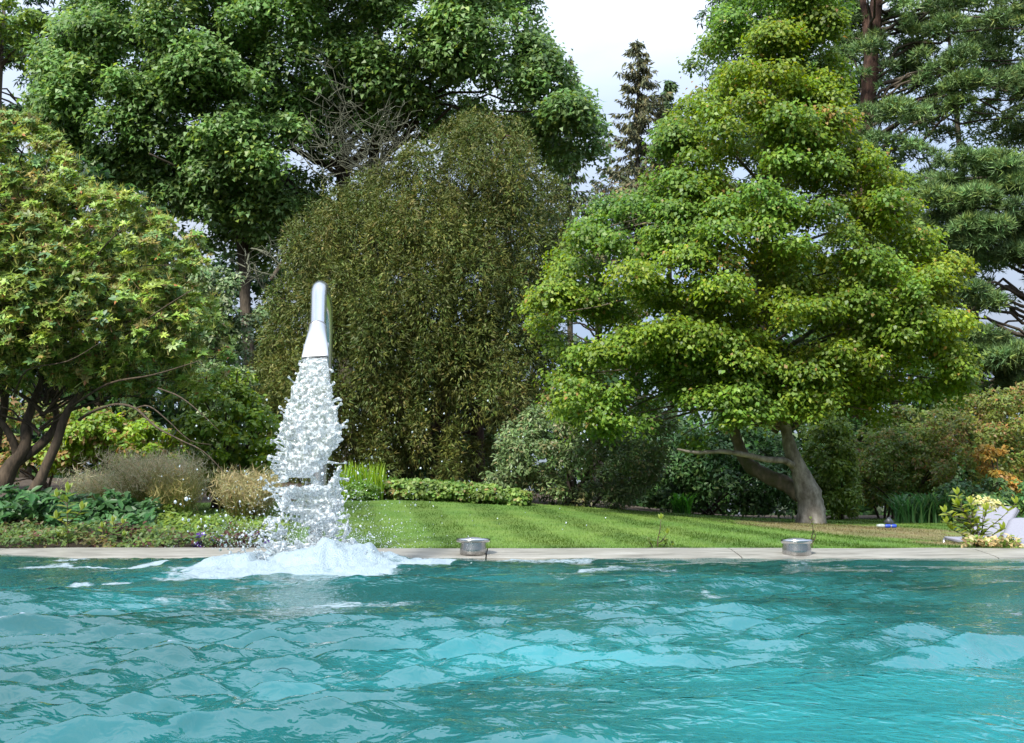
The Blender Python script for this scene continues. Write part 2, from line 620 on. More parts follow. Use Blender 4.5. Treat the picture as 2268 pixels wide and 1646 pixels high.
def oval_mesh(name, p, n, t, b_, Ln, Wn, col, curl=0.2, fold=0.12):
    N = len(p)
    Ln = np.broadcast_to(Ln, (N,))[:, None]
    Wn = np.broadcast_to(Wn, (N,))[:, None]
    pts = [(0, 0, 0, 0), (0.42, 0.33, fold, -0.03), (0.46, 0.68, fold, -0.5 * curl), (0, 1, 0, -curl), (-0.46, 0.68, fold, -0.5 * curl), (-0.42, 0.33, fold, -0.03)]
    v = np.empty((N, 6, 3), np.float32)
    for i, (x, y, zf, zc) in enumerate(pts):
        v[:, i] = p + b_ * Wn * x + t * Ln * y + n * (Wn * zf + Ln * zc)
    base = np.arange(N)[:, None] * 6
    f = np.concatenate([base + np.array([[0, 1, 2, 3]]), base + np.array([[0, 3, 4, 5]])], 0)
    return mesh_np(name, v, f, col=np.repeat(col, 6, 0))


def tri_blades(name, p, tipv, side, W, col):
    N = len(p)
    W = np.broadcast_to(W, (N,))[:, None]
    v = np.empty((N, 3, 3), np.float32)
    v[:, 0] = p - side * W * 0.5
    v[:, 1] = p + side * W * 0.5
    v[:, 2] = p + tipv
    return mesh_np(name, v, np.arange(N * 3).reshape(N, 3), col=np.repeat(col, 3, 0))


def tufts(name, p, d, k, Ln, W, col, spread=0.8):
    """k thin needles from each point, round direction d"""
    pp = np.repeat(p, k, 0)
    dd = unit(np.repeat(d, k, 0) + RNG.normal(size=(len(pp), 3)) * spread)
    side = unit(np.cross(dd, RNG.normal(size=dd.shape)))
    ln = Ln * RNG.uniform(0.6, 1.15, len(pp))
    return tri_blades(name, pp, dd * ln[:, None], side, W, np.repeat(col, k, 0))


def limb(parent, name, pts, mat, n=9, wob=0.0):
    """pts: (px, py, Y, radius_px) -> tapered limb"""
    P3, rad = [], []
    for (px, py, Y, rp) in pts:
        P3.append(P(px, py, Y)); rad.append(rp * Y / F_PX)
    P3 = np.array(P3); rad = np.array(rad)
    s = np.linspace(0, len(P3) - 1, (len(P3) - 1) * 4 + 1)
    Q = catmull(P3, s)
    rr = np.interp(s, np.arange(len(rad)), rad)
    if wob:
        Q = Q + RNG.normal(size=Q.shape) * wob * rr[:, None]
        rr = rr * (1 + RNG.normal(size=len(rr)) * 0.05)
    mb = MB(); mb.tube(Q, rr, n)
    return link(name, mb.mesh(name), parent, mat)


def catmull(Pn, s):
    n = len(Pn)
    out = []
    for q_ in s:
        i = min(int(q_), n - 2); t = q_ - i
        p0, p1, p2, p3 = Pn[max(i - 1, 0)], Pn[i], Pn[i + 1], Pn[min(i + 2, n - 1)]
        out.append(0.5 * ((2 * p1) + (-p0 + p2) * t + (2 * p0 - 5 * p1 + 4 * p2 - p3) * t * t + (-p0 + 3 * p1 - 3 * p2 + p3) * t ** 3))
    return np.array(out)


def twigs(name, starts, dirs, Ln, rad, parent, mat, n=3, seg=3, gravity=-0.2, curve=0.4, kind=None):
    mb = MB()
    for s, d in zip(starts, dirs):
        p = Vector(s); dd = Vector(d).normalized()
        l = Ln * random.uniform(0.6, 1.3)
        pts, rr = [p.copy()], [rad]
        for k in range(seg):
            dd = (dd + Vector((random.gauss(0, curve), random.gauss(0, curve), random.gauss(0, curve) + gravity))).normalized()
            p = p + dd * (l / seg)
            pts.append(p.copy()); rr.append(rad * (1 - (k + 1) / (seg + 0.4)))
        mb.tube(pts, rr, n, cap=False)
    return link(name, mb.mesh(name), parent, mat, kind)


def branches_from(name, c, r, axis, count, parent, mat, r0=0.06, n=5, seg=5):
    """boughs from the trunk axis out to foliage clumps: axis(z) -> point"""
    k = RNG.choice(len(c), min(count, len(c)), replace=False)
    mb = MB()
    for i in k:
        tgt = c[i]
        a = axis(tgt)
        mid = (a + tgt) / 2 + np.array([0, 0, 0.12 * np.linalg.norm(tgt - a)])
        s = np.linspace(0, 2, seg * 2 + 1)
        Q = catmull(np.array([a, mid, tgt]), s)
        Q = Q + RNG.normal(size=Q.shape) * 0.02 * np.linalg.norm(tgt - a)
        mb.tube(Q, np.linspace(r0, r0 * 0.18, len(Q)), n, cap=False)
    return link(name, mb.mesh(name), parent, mat, 'stuff')


# ------------------------------------------------------------------ pool: edge stones, basin
pe = link('pool_edge', None, None, None, 'structure')
SL = 2.16
x0 = -9.0
xs = []
x = P(545, 1215, 9.5)[0] - 5 * SL
while x < 10.5:
    xs.append(x); x += SL
prof = [(8.98, -0.25), (8.98, 0.012), (9.05, 0.026), (9.22, 0.048), (9.44, 0.074), (9.60, 0.083), (9.63, 0.077), (9.63, -0.25)]
for i, xa in enumerate(xs):
    xb = xa + SL - 0.012
    mb = MB()
    nseg = 14
    rows = []
    for j in range(nseg + 1):
        xx = xa + (xb - xa) * j / nseg
        for (yy, zz) in prof:
            dz = 0.0
            if zz > 0.04:
                dz = 0.004 * float(fbm(np.array(xx * 1.3), np.array(yy * 2.0)))
            mb.v.append((xx, yy + 0.004 * math.sin(xx * 2.2 + i), zz + dz))
    k = len(prof)
    for j in range(nseg):
        for m_ in range(k - 1):
            mb.f.append((j * k + m_, (j + 1) * k + m_, (j + 1) * k + m_ + 1, j * k + m_ + 1))
    mb.f.append(tuple(range(k)))
    mb.f.append(tuple(nseg * k + q_ for q_ in reversed(range(k))))
    link('coping_stone', mb.mesh('coping_stone', smooth=False), pe, M_STONE)
mb = MB()
for (c, s) in [((-9.25, 3, -0.1), (0.5, 13, 0.32)), ((9.25, 3, -0.1), (0.5, 13, 0.32)), ((0, -3.25, -0.1), (18, 0.5, 0.32))]:
    mb.box(c, s)
link('coping_slab', mb.mesh('coping_slab', False), pe, M_STONE)
mb = MB()
mb.box((0, 3.0, -1.45), (18.4, 12.4, 0.1))
mb.box((0, 9.10, -0.8), (18.4, 0.1, 1.2)); mb.box((0, -3.1, -0.83), (18.4, 0.1, 1.15))
mb.box((-9.1, 3.0, -0.83), (0.1, 12.0, 1.15)); mb.box((9.1, 3.0, -0.83), (0.1, 12.0, 1.15))
link('pool_basin', mb.mesh('pool_basin', False), None, M_TILE, 'structure')

# ------------------------------------------------------------------ water surface
IMP = (-1.43, 7.55)            # where the jet lands


def foam_amount(X, Y):
    dx, dy = X - IMP[0], Y - IMP[1]
    r = np.sqrt((dx / 0.88) ** 2 + (np.where(dy < 0, dy / 2.1, dy / 1.35)) ** 2)
    n = fbm(X * 2.3, Y * 1.3 + 5, o=5)
    f = sstep(1.15, 0.35, r + 0.28 * n)
    r2 = np.sqrt((dx / 3.3) ** 2 + (np.where(dy < 0, dy / 4.4, dy / 1.6)) ** 2)
    f2 = sstep(1.1, 0.2, r2 + 0.25 * n) * sstep(0.05, 0.6, fbm(X * 3.4 + 20, Y * 1.6, o=5) + 0.25 * (1 - r2))
    return np.clip(f + 0.85 * f2 * (1 - f), 0, 1)


def water_disp(X, Y):
    rng = np.random.default_rng(31)
    wx = X + 0.10 * vnoise(X * 1.3, Y * 1.3 + 40)
    wy = Y + 0.10 * vnoise(X * 1.3 + 17, Y * 1.3)
    dx = np.zeros_like(X); dy = np.zeros_like(X); dz = np.zeros_like(X)
    env1 = 0.75 + 0.55 * vnoise(X * 0.55 + 3, Y * 0.55)
    env2 = np.clip(0.55 + 0.9 * vnoise(X * 0.9 + 9, Y * 0.8 + 2), 0.05, 1.6)
    env3 = np.clip(0.55 + 1.5 * vnoise(X * 1.5 + 30, Y * 1.2 + 8), 0.08, 1.8)
    dI = np.sqrt((X - IMP[0]) ** 2 + (Y - IMP[1]) ** 2) + 0.2
    env3 = env3 + 0.55 * np.exp(-dI / 2.0)
    ang0 = math.atan2(1.0 - IMP[1], 0.8 - IMP[0])
    calm = 0.62 + 0.38 * sstep(8.5, 3.5, Y)
    for (n, l0, l1, amp, pw, env, spread) in [(14, 0.7, 2.0, 0.0068, 0.9, env1, 1.2), (26, 0.24, 0.7, 0.0017, 0.9, env2, 0.9), (44, 0.09, 0.26, 0.00125, 0.9, env3 * (0.55 + 0.45 * sstep(7.5, 3.0, Y)), 0.9), (24, 0.045, 0.09, 0.00042, 0.8, env3 * sstep(3.6, 1.6, Y), 1.6)]:
        for i in range(n):
            lam = math.exp(rng.uniform(math.log(l0), math.log(l1)))
            th = ang0 + rng.normal() * spread * 0.6
            k = 2 * math.pi / lam
            ph = rng.uniform(0, 2 * math.pi)
            a = amp * (lam / math.sqrt(l0 * l1)) ** pw * rng.uniform(0.5, 1.4) * env * calm
            arg = k * (wx * math.cos(th) + wy * math.sin(th)) + ph
            c, s = np.cos(arg), np.sin(arg)
            dz += a * c
            dx -= 0.5 * a * s * math.cos(th)
            dy -= 0.5 * a * s * math.sin(th)
    # rings running out from the jet
    ring = 0.011 * np.cos(dI * 2 * math.pi / 0.62 + 1.2 * vnoise(X * 1.1, Y * 1.1)) * np.exp(-dI / 3.2)
    dz += ring
    # hollows and crests that meet
    rd = 1 - np.sqrt(vnoise(X * 1.1 + 5, Y * 0.9 + 11) ** 2 + 0.02)
    dz += 0.022 * (rd ** 2 - 0.4) * sstep(7.5, 3.0, Y)
    # churned mound under the jet
    r = np.sqrt(((X - IMP[0]) / 0.62) ** 2 + ((Y - IMP[1] - 0.05) / 0.52) ** 2)
    nb = fbm(X * 7, Y * 5, o=4)
    dz += 0.115 * np.exp(-r ** 2) * (1 + 0.55 * nb) * (1 + 0.3 * vnoise(X * 3 + 2, Y * 3))
    fo = foam_amount(X, Y)
    dz += fo * (0.012 * nb + 0.010 * fbm(X * 22, Y * 15, o=3))
    return dx, dy, dz, fo


def row_positions():
    ys = [0.62]
    while ys[-1] < 9.10:
        ys.append(ys[-1] + 0.0052 * ys[-1] ** 1.25 + 0.001)
    ys = np.array(ys)
    back = -3.05 + (0.62 + 3.05) * (1 - np.linspace(1, 0, 40)[:-1] ** 1.6)
    back = 0.62 - np.geomspace(0.01, 3.67, 46)[::-1]
    return np.concatenate([back, ys])


wy_ = row_positions()
na = 540
a = np.linspace(-1, 1, na)
e = np.geomspace(0.004, 1, 44)
A = np.concatenate([-1 - e[::-1], a, 1 + e])
WW = np.maximum(0.53 * wy_ + 0.12, 0.45)
XX = np.where(np.abs(A)[None] <= 1, A[None] * WW[:, None],
              np.sign(A)[None] * (WW[:, None] + (np.abs(A)[None] - 1) * (9.05 - WW[:, None])))
YY = np.repeat(wy_[:, None], XX.shape[1], 1)
dx, dy, dz, FO = water_disp(XX, YY)
fade = sstep(9.05, 8.7, YY)
V = np.stack([XX + dx, YY + dy * (0.3 + 0.7 * fade), dz * (0.75 + 0.25 * fade) + 0.008], -1)
idx = np.arange(XX.size).reshape(XX.shape)
q = np.stack([idx[:-1, :-1], idx[:-1, 1:], idx[1:, 1:], idx[1:, :-1]], -1).reshape(-1, 4)
# aerated water: paler where the jets blow air in
AER = 0.5 + 0.35 * fbm(XX * 0.55 + 4, YY * 0.5) + 0.25 * fbm(XX * 1.6, YY * 1.3 + 6, o=5)
AER = AER + 0.75 * np.exp(-((XX - 0.95) / 0.9) ** 2 - ((YY - 1.3) / 1.2) ** 2) - 0.30 * sstep(2.5, 7.5, YY) \
    - 0.25 * np.exp(-((XX + 0.5) / 0.9) ** 2 - ((YY - 1.6) / 0.9) ** 2)
me = mesh_np('pool_water', V, q, smooth=True, attrs={'foam': FO, 'aer': np.clip(AER, 0, 1)})
m, n, out = newmat('pool_water')
af = n.nodes.new('ShaderNodeAttribute'); af.attribute_name = 'foam'
aa = n.nodes.new('ShaderNodeAttribute'); aa.attribute_name = 'aer'
rp = n.nodes.new('ShaderNodeValToRGB')
rp.color_ramp.elements[0].position = 0.0; rp.color_ramp.elements[0].color = (0.006, 0.068, 0.063, 1)
rp.color_ramp.elements[1].position = 1.0; rp.color_ramp.elements[1].color = (0.020, 0.215, 0.230, 1)
e_ = rp.color_ramp.elements.new(0.5); e_.color = (0.011, 0.120, 0.124, 1)
n.links.new(aa.outputs['Fac'], rp.inputs['Fac'])
tcn = n.nodes.new('ShaderNodeTexCoord')
fn = n.nodes.new('ShaderNodeTexNoise'); fn.inputs['Scale'].default_value = 26; fn.inputs['Detail'].default_value = 6; fn.inputs['Roughness'].default_value = 0.7
n.links.new(tcn.outputs['Object'], fn.inputs['Vector'])
ad = n.nodes.new('ShaderNodeMath'); ad.operation = 'ADD'
n.links.new(af.outputs['Fac'], ad.inputs[0]); n.links.new(fn.outputs['Fac'], ad.inputs[1])
fr = n.nodes.new('ShaderNodeMapRange'); fr.interpolation_type = 'SMOOTHSTEP'
fr.inputs['From Min'].default_value = 0.78; fr.inputs['From Max'].default_value = 1.15
n.links.new(ad.outputs[0], fr.inputs['Value'])
# clear water: light scattered up from inside, under a mirror-smooth surface
bd = n.nodes.new('ShaderNodeBsdfDiffuse')
upv = n.nodes.new('ShaderNodeCombineXYZ'); upv.inputs['Z'].default_value = 1.0
n.links.new(upv.outputs[0], bd.inputs['Normal'])
n.links.new(rp.outputs['Color'], bd.inputs['Color'])
gs = n.nodes.new('ShaderNodeBsdfGlossy'); gs.inputs['Roughness'].default_value = 0.008
gs.inputs['Color'].default_value = (1, 1, 1, 1)
fre = n.nodes.new('ShaderNodeFresnel'); fre.inputs['IOR'].default_value = 1.58
w1 = n.nodes.new('ShaderNodeTexNoise'); w1.inputs['Scale'].default_value = 28; w1.inputs['Detail'].default_value = 2.5; w1.inputs['Roughness'].default_value = 0.5; w1.inputs['Distortion'].default_value = 0.6
bp = n.nodes.new('ShaderNodeBump'); bp.inputs['Strength'].default_value = 0.20; bp.inputs['Distance'].default_value = 0.04
n.links.new(tcn.outputs['Object'], w1.inputs['Vector'])
n.links.new(w1.outputs['Fac'], bp.inputs['Height'])
n.links.new(bp.outputs['Normal'], gs.inputs['Normal']); n.links.new(bp.outputs['Normal'], fre.inputs['Normal'])
b = n.nodes.new('ShaderNodeMixShader')
n.links.new(fre.outputs[0], b.inputs['Fac']); n.links.new(bd.outputs[0], b.inputs[1]); n.links.new(gs.outputs[0], b.inputs[2])
# foam
bf = n.nodes.new('ShaderNodeBsdfPrincipled')
pset(bf, Roughness=0.5, IOR=1.33)
bf.inputs['Base Color'].default_value = (0.29, 0.36, 0.395, 1)
vo = n.nodes.new('ShaderNodeTexVoronoi'); vo.inputs['Scale'].default_value = 75
n.links.new(tcn.outputs['Object'], vo.inputs['Vector'])
bpf = n.nodes.new('ShaderNodeBump'); bpf.inputs['Strength'].default_value = 0.6; bpf.inputs['Distance'].default_value = 0.012
n.links.new(vo.outputs['Distance'], bpf.inputs['Height']); n.links.new(bpf.outputs['Normal'], bf.inputs['Normal'])
mix = n.nodes.new('ShaderNodeMixShader')
n.links.new(fr.outputs['Result'], mix.inputs['Fac'])
n.links.new(b.outputs[0], mix.inputs[1]); n.links.new(bf.outputs[0], mix.inputs[2])
n.links.new(mix.outputs[0], out.inputs['Surface'])
link('pool_water', me, None, m, 'structure')

# ------------------------------------------------------------------ falling water
def surface_nets(Fd, org, h):
    s = Fd > 0
    nx, ny, nz_ = Fd.shape
    def cor(i, j, k):
        return (slice(i, nx - 1 + i), slice(j, ny - 1 + j), slice(k, nz_ - 1 + k))
    acc = np.zeros((nx - 1, ny - 1, nz_ - 1, 3), np.float32)
    cnt = np.zeros((nx - 1, ny - 1, nz_ - 1), np.float32)
    C = [(0, 0, 0), (1, 0, 0), (0, 1, 0), (1, 1, 0), (0, 0, 1), (1, 0, 1), (0, 1, 1), (1, 1, 1)]
    E = [(0, 1), (2, 3), (4, 5), (6, 7), (0, 2), (1, 3), (4, 6), (5, 7), (0, 4), (1, 5), (2, 6), (3, 7)]
    for a_, b__ in E:
        ca, cb = C[a_], C[b__]
        fa, fb = Fd[cor(*ca)], Fd[cor(*cb)]
        mk = (fa > 0) != (fb > 0)
        t = np.where(mk, fa / np.where(np.abs(fa - fb) < 1e-9, 1, fa - fb), 0)
        for ax in range(3):
            acc[..., ax] += mk * (ca[ax] + t * (cb[ax] - ca[ax]))
        cnt += mk
    act = cnt > 0
    ids = -np.ones(act.shape, np.int64)
    ids[act] = np.arange(act.sum())
    cell = np.argwhere(act).astype(np.float32)
    vv = org + h * (cell + acc[act] / cnt[act][:, None])
    fs = []
    for ax in range(3):
        a1, a2 = (ax + 1) % 3, (ax + 2) % 3
        sl0 = [slice(None)] * 3; sl1 = [slice(None)] * 3
        sl0[ax] = slice(0, -1); sl1[ax] = slice(1, None)
        s0, s1 = s[tuple(sl0)], s[tuple(sl1)]
        ch = s0 != s1
        for a__ in (a1, a2):
            z0 = [slice(None)] * 3; z0[a__] = 0; ch[tuple(z0)] = False
            z1 = [slice(None)] * 3; z1[a__] = -1; ch[tuple(z1)] = False
        e = np.argwhere(ch)
        if not len(e):
            continue
        o1 = np.zeros(3, int); o1[a1] = 1
        o2 = np.zeros(3, int); o2[a2] = 1
        c00 = e - o1 - o2; c10 = e - o2; c01 = e - o1; c11 = e
        f = np.stack([ids[tuple(c00.T)], ids[tuple(c10.T)], ids[tuple(c11.T)], ids[tuple(c01.T)]], -1)
        flip = ~s0[ch]
        f[flip] = f[flip][:, ::-1]
        fs.append(f)
    f = np.concatenate(fs)
    f = f[(f >= 0).all(1)]
    return vv, f


NOZ_END = P(698, 795, 7.93)
JY = 7.60                      # depth of the falling curtain low down


def water_mat(name, clear, bump_scale, bump_str):
    m, n, out = newmat(name)
    tcn = n.nodes.new('ShaderNodeTexCoord')
    g = n.nodes.new('ShaderNodeBsdfPrincipled')
    pset(g, Roughness=0.04, IOR=1.33)
    g.inputs['Base Color'].default_value = (0.96, 0.985, 1.0, 1)
    g.inputs['Transmission Weight'].default_value = 1.0
    w = n.nodes.new('ShaderNodeBsdfPrincipled')
    pset(w, Roughness=0.12, IOR=1.33)
    w.inputs['Base Color'].default_value = (0.82, 0.86, 0.88, 1)
    w.inputs['Specular IOR Level'].default_value = 0.8
    tr = n.nodes.new('ShaderNodeBsdfTranslucent'); tr.inputs['Color'].default_value = (0.85, 0.9, 0.92, 1)
    mw = n.nodes.new('ShaderNodeMixShader'); mw.inputs['Fac'].default_value = 0.35
    n.links.new(w.outputs[0], mw.inputs[1]); n.links.new(tr.outputs[0], mw.inputs[2])
    n1 = n.nodes.new('ShaderNodeTexNoise'); n1.inputs['Scale'].default_value = 34; n1.inputs['Detail'].default_value = 5; n1.inputs['Roughness'].default_value = 0.65
    n.links.new(tcn.outputs['Object'], n1.inputs['Vector'])
    mr = n.nodes.new('ShaderNodeMapRange'); mr.interpolation_type = 'SMOOTHSTEP'
    mr.inputs['From Min'].default_value = clear - 0.12; mr.inputs['From Max'].default_value = clear + 0.12
    n.links.new(n1.outputs['Fac'], mr.inputs['Value'])
    n2 = n.nodes.new('ShaderNodeTexNoise'); n2.inputs['Scale'].default_value = bump_scale; n2.inputs['Detail'].default_value = 3
    n.links.new(tcn.outputs['Object'], n2.inputs['Vector'])
    bp = n.nodes.new('ShaderNodeBump'); bp.inputs['Strength'].default_value = bump_str; bp.inputs['Distance'].default_value = 0.02
    n.links.new(n2.outputs['Fac'], bp.inputs['Height'])
    n.links.new(bp.outputs['Normal'], g.inputs['Normal']); n.links.new(bp.outputs['Normal'], w.inputs['Normal'])
    mix = n.nodes.new('ShaderNodeMixShader')
    n.links.new(mr.outputs['Result'], mix.inputs['Fac'])
    n.links.new(g.outputs[0], mix.inputs[1]); n.links.new(mw.outputs[0], mix.inputs[2])
    n.links.new(mix.outputs[0], out.inputs['Surface'])
    return m


M_JET = water_mat('falling_water', 0.53, 70, 0.8)
M_SPLASH = water_mat('splash_water', 0.56, 40, 0.5)
M_DROP = water_mat('droplet_water', 0.50, 10, 0.1)

JPY = np.array([788, 800, 850, 900, 950, 1000, 1050, 1100, 1160, 1230])
JCX = np.array([698, 697, 692, 691, 690, 689, 688, 689, 689, 690])
JHW = np.array([29, 31, 47, 60, 66, 70, 72, 77, 82, 84]) * 1.0
JZ = P(JCX, JPY, JY)[:, 2]


def jet_axis(z):
    """centre x, centre y, half width at height z"""
    zz = JZ[::-1]
    px = np.interp(z, zz, JCX[::-1]); hw = np.interp(z, zz, JHW[::-1])
    f = np.clip((NOZ_END[2] - z) / NOZ_END[2], 0, 1.2)
    cy_ = 7.93 - 0.42 * np.sqrt(np.maximum(f, 0))
    return (px - 1134) / F_PX * cy_ / CT * 1.0, cy_, hw * 7.6 / F_PX


h = 0.0072
org = np.array([-2.0, 7.15, -0.03])
shp = (int(1.15 / h), int(1.05 / h), int((NOZ_END[2] + 0.05) / h))
ax = [org[i] + h * np.arange(shp[i]) for i in range(3)]
zc = ax[2]
jx, jy, jw = jet_axis(zc)
# exact lateral mapping of the axis at its own depth
jx = P(np.interp(zc, JZ[::-1], JCX[::-1]), 1000, 1.0)[..., 0] * 0 + (np.interp(zc, JZ[::-1], JCX[::-1]) - 1134) / F_PX * (jy / (CT - ((0.5) * 0) * ST))
fall = np.clip((NOZ_END[2] - zc) / NOZ_END[2], 0, 1)
Xg, Yg, Zg = np.meshgrid(ax[0], ax[1], ax[2], indexing='ij')
Xg = Xg.astype(np.float32); Yg = Yg.astype(np.float32); Zg = Zg.astype(np.float32)
bx0, bx1 = 0, shp[0]
fl = fall[None, None, :].astype(np.float32)
xr = (Xg - jx[None, None, :]) / jw[None, None, :]
th = 0.030 + 0.085 * np.sqrt(fall)
yr = (Yg - jy[None, None, :]) / th[None, None, :]
near = (np.abs(xr) < 1.9) & (np.abs(yr) < 2.2)
Fd = np.full(shp, -1.0, np.float32)
xi, yi, zi = Xg[near], Yg[near], Zg[near]
fi = np.broadcast_to(fl, shp)[near]
xn, yn = xr[near], yr[near]
# droopy festoons: bands that sag in the middle
sag = zi - 0.05 * xn * xn
band = vnoise(xi * 3.6 + 3, yi * 5, sag * 9)
band2 = vnoise(xi * 8 + 9, yi * 9 + 4, sag * 24)
fine = vnoise(xi * 30, yi * 36 + 2, zi * 52)
fine2 = vnoise(xi * 62 + 5, yi * 75, zi * 90)
edge = vnoise(zi * 11 + 2, 4.4 * np.sign(xn), yi * 3)
base = 1 - np.abs(xn / (1 + 0.16 * edge * np.sqrt(fi))) ** 2.6 - np.abs(yn) ** 2
noise_amt = 0.35 + 1.0 * fi
rid = 1 - np.abs(vnoise(xi * 9 + 3, yi * 7, sag * 8.5))
rid2 = 1 - np.abs(vnoise(xi * 17 + 8, yi * 13 + 5, sag * 17))
val = base * (0.80 - 0.22 * fi) + noise_amt * (0.22 * band + 0.20 * band2) + sstep(0.05, 0.5, fi) * (0.95 * (rid - 0.74) + 0.55 * (rid2 - 0.74)) + (0.17 + 0.03 * fi) * fine + 0.11 * fine2 - 0.04 - 0.24 * fi
# hollow the curtain: water runs in sheets, front and back
hol = vnoise(xi * 4 + 1, yi * 4, zi * 6 + 3)
val -= 1.25 * sstep(0.05, 0.45, hol) * np.clip(base, 0, 1) * sstep(0.3, 0.55, fi) * sstep(1.0, 0.86, fi)
val += 0.5 * sstep(0.86, 1.0, fi)
val = np.where(base < -0.9, np.minimum(val, -0.1), val)
Fd[near] = val


def add_capsule(p, q_, r0, r1):
    lo = np.minimum(p, q_) - 2.2 * max(r0, r1); hi = np.maximum(p, q_) + 2.2 * max(r0, r1)
    i0 = np.maximum(((lo - org) / h).astype(int), 0); i1 = np.minimum(((hi - org) / h).astype(int) + 1, np.array(shp))
    if (i1 <= i0).any():
        return
    sl = tuple(slice(a_, b__) for a_, b__ in zip(i0, i1))
    g = np.stack([Xg[sl], Yg[sl], Zg[sl]], -1)
    ab = q_ - p
    t = np.clip(((g - p) * ab).sum(-1) / max((ab ** 2).sum(), 1e-9), 0, 1)
    d = np.linalg.norm(g - p - ab * t[..., None], axis=-1)
    rr = r0 + (r1 - r0) * t
    Fd[sl] = np.maximum(Fd[sl], (1 - d / rr) * 0.6)


# fingers and beads thrown off both sides
for i in range(95):
    f = random.random() ** 0.55
    z = NOZ_END[2] * (1 - f)
    k = int(np.clip((z - org[2]) / h, 0, shp[2] - 1))
    sgn = -1 if random.random() < 0.55 else 1
    p = np.array([jx[k] + sgn * jw[k] * random.uniform(0.75, 1.0), jy[k] + random.gauss(0, 0.03), z])
    ln = random.uniform(0.02, 0.05 + 0.09 * f)
    d = np.array([sgn * random.uniform(0.6, 1.0), random.gauss(0, 0.4), random.uniform(-0.3, 0.8)])
    mid = p + d * ln * 0.6
    end = mid + (d + np.array([0, 0, random.uniform(-0.5, 0.5)])) * ln * 0.5
    r = random.uniform(0.0065, 0.0105)
    add_capsule(p - d * 0.05, mid, r * 1.5, r * 0.8)
    add_capsule(mid, end, r * 0.8, r * 0.8)
    add_capsule(end, end + 1e-4, r * 1.5, r * 1.5)
vv, ff = surface_nets(Fd, org, h)
me = mesh_np('water_jet', vv, ff, smooth=True)
jet = link('water_jet', me, None, M_JET)
tag(jet, 'white curtain of water falling from the steel spout, full of holes and beads', 'water jet')

# splash crown thrown up at the foot (several leaning sheets)
def splash(name, label, x0, x1, ztop, Y, lean, seed):
    rng = np.random.default_rng(seed)
    hh = 0.0065
    o_ = np.array([x0 - 0.15, Y - 0.2, -0.02])
    sp = (int((x1 - x0 + 0.3) / hh), int(0.42 / hh), int((ztop + 0.07) / hh))
    g = np.meshgrid(*[o_[i] + hh * np.arange(sp[i]) for i in range(3)], indexing='ij')
    X, Yv, Z = [q_.astype(np.float32) for q_ in g]
    xc = (x0 + x1) / 2; hw = (x1 - x0) / 2
    u = (X - xc - lean * Z) / hw
    top = ztop * (0.75 - 0.55 * np.abs(u + (0.3 if lean < 0 else -0.3)) + 0.55 * vnoise(X * 22 + seed, seed * 3.3) + 0.2 * vnoise(X * 50, seed * 1.3))
    prof_ = np.abs(u)
    cyv = Y + 0.06 * vnoise(X * 6, Z * 6 + seed) + 0.02 * np.cos(u * 3)
    sheet = 1 - np.abs(Yv - cyv) / (0.018 + 0.02 * sstep(0.08, 0.0, Z))
    val = sheet * 0.5 + 0.35 * vnoise(X * 30, Yv * 30, Z * 30 + seed) + 0.3 * vnoise(X * 13, Yv * 13 + seed, Z * 13) - 0.15
    val = np.minimum(val, (top - Z) * 30)
    val = np.where(prof_ > 1.15, -1, val)
    val[0] = val[-1] = -1; val[:, 0] = val[:, -1] = -1; val[:, :, -1] = -1
    v_, f_ = surface_nets(val, o_, hh)
    # beads above the rim
    mb_v, mb_f = [v_], [f_]
    off = len(v_)
    sv, sf = ICO
    for i in range(26):
        r = rng.uniform(0.005, 0.013)
        c = np.array([xc + rng.uniform(-1.2, 1.0) * hw + lean * ztop, Y + rng.normal() * 0.05, ztop * rng.uniform(0.55, 1.35)])
        mb_v.append(sv * r + c)
        mb_f.append(np.concatenate([sf, sf[:, 2:3]], 1)[:, [0, 1, 2]] + off if False else np.stack([sf[:, 0], sf[:, 1], sf[:, 2], sf[:, 2]], 1) + off)
        off += len(sv)
    V_ = np.concatenate(mb_v)
    me = bpy.data.meshes.new(name)
    faces = [tuple(q_) for q_ in f_.tolist()]
    for f__ in mb_f[1:]:
        faces += [tuple(q_[:3]) for q_ in f__.tolist()]
    me.from_pydata(V_.tolist(), [], faces)
    me.polygons.foreach_set('use_smooth', [True] * len(me.polygons))
    o = link(name, me, None, M_SPLASH)
    tag(o, label, 'splash')
    return o


def icosphere(sub):
    import bmesh
    bm = bmesh.new()
    bmesh.ops.create_icosphere(bm, subdivisions=sub, radius=1.0)
    v = np.array([p.co[:] for p in bm.verts]); f = np.array([[p.index for p in q_.verts] for q_ in bm.faces])
    bm.free()
    return v, f


ICO = icosphere(2)
ICO1 = icosphere(1)
pL = P(490, 1215, 7.35); pR = P(612, 1215, 7.35)
splash('splash', 'ragged splash leaping from the foam beside the purple flowers', pL[0] + 0.05, pR[0], 0.185, 7.35, -0.35, 3)
pL = P(800, 1225, 7.4); pR = P(842, 1225, 7.4)
splash('splash', 'small curling splash at the foam rim nearest the steel cup', pL[0], pR[0], 0.09, 7.4, 0.2, 11)

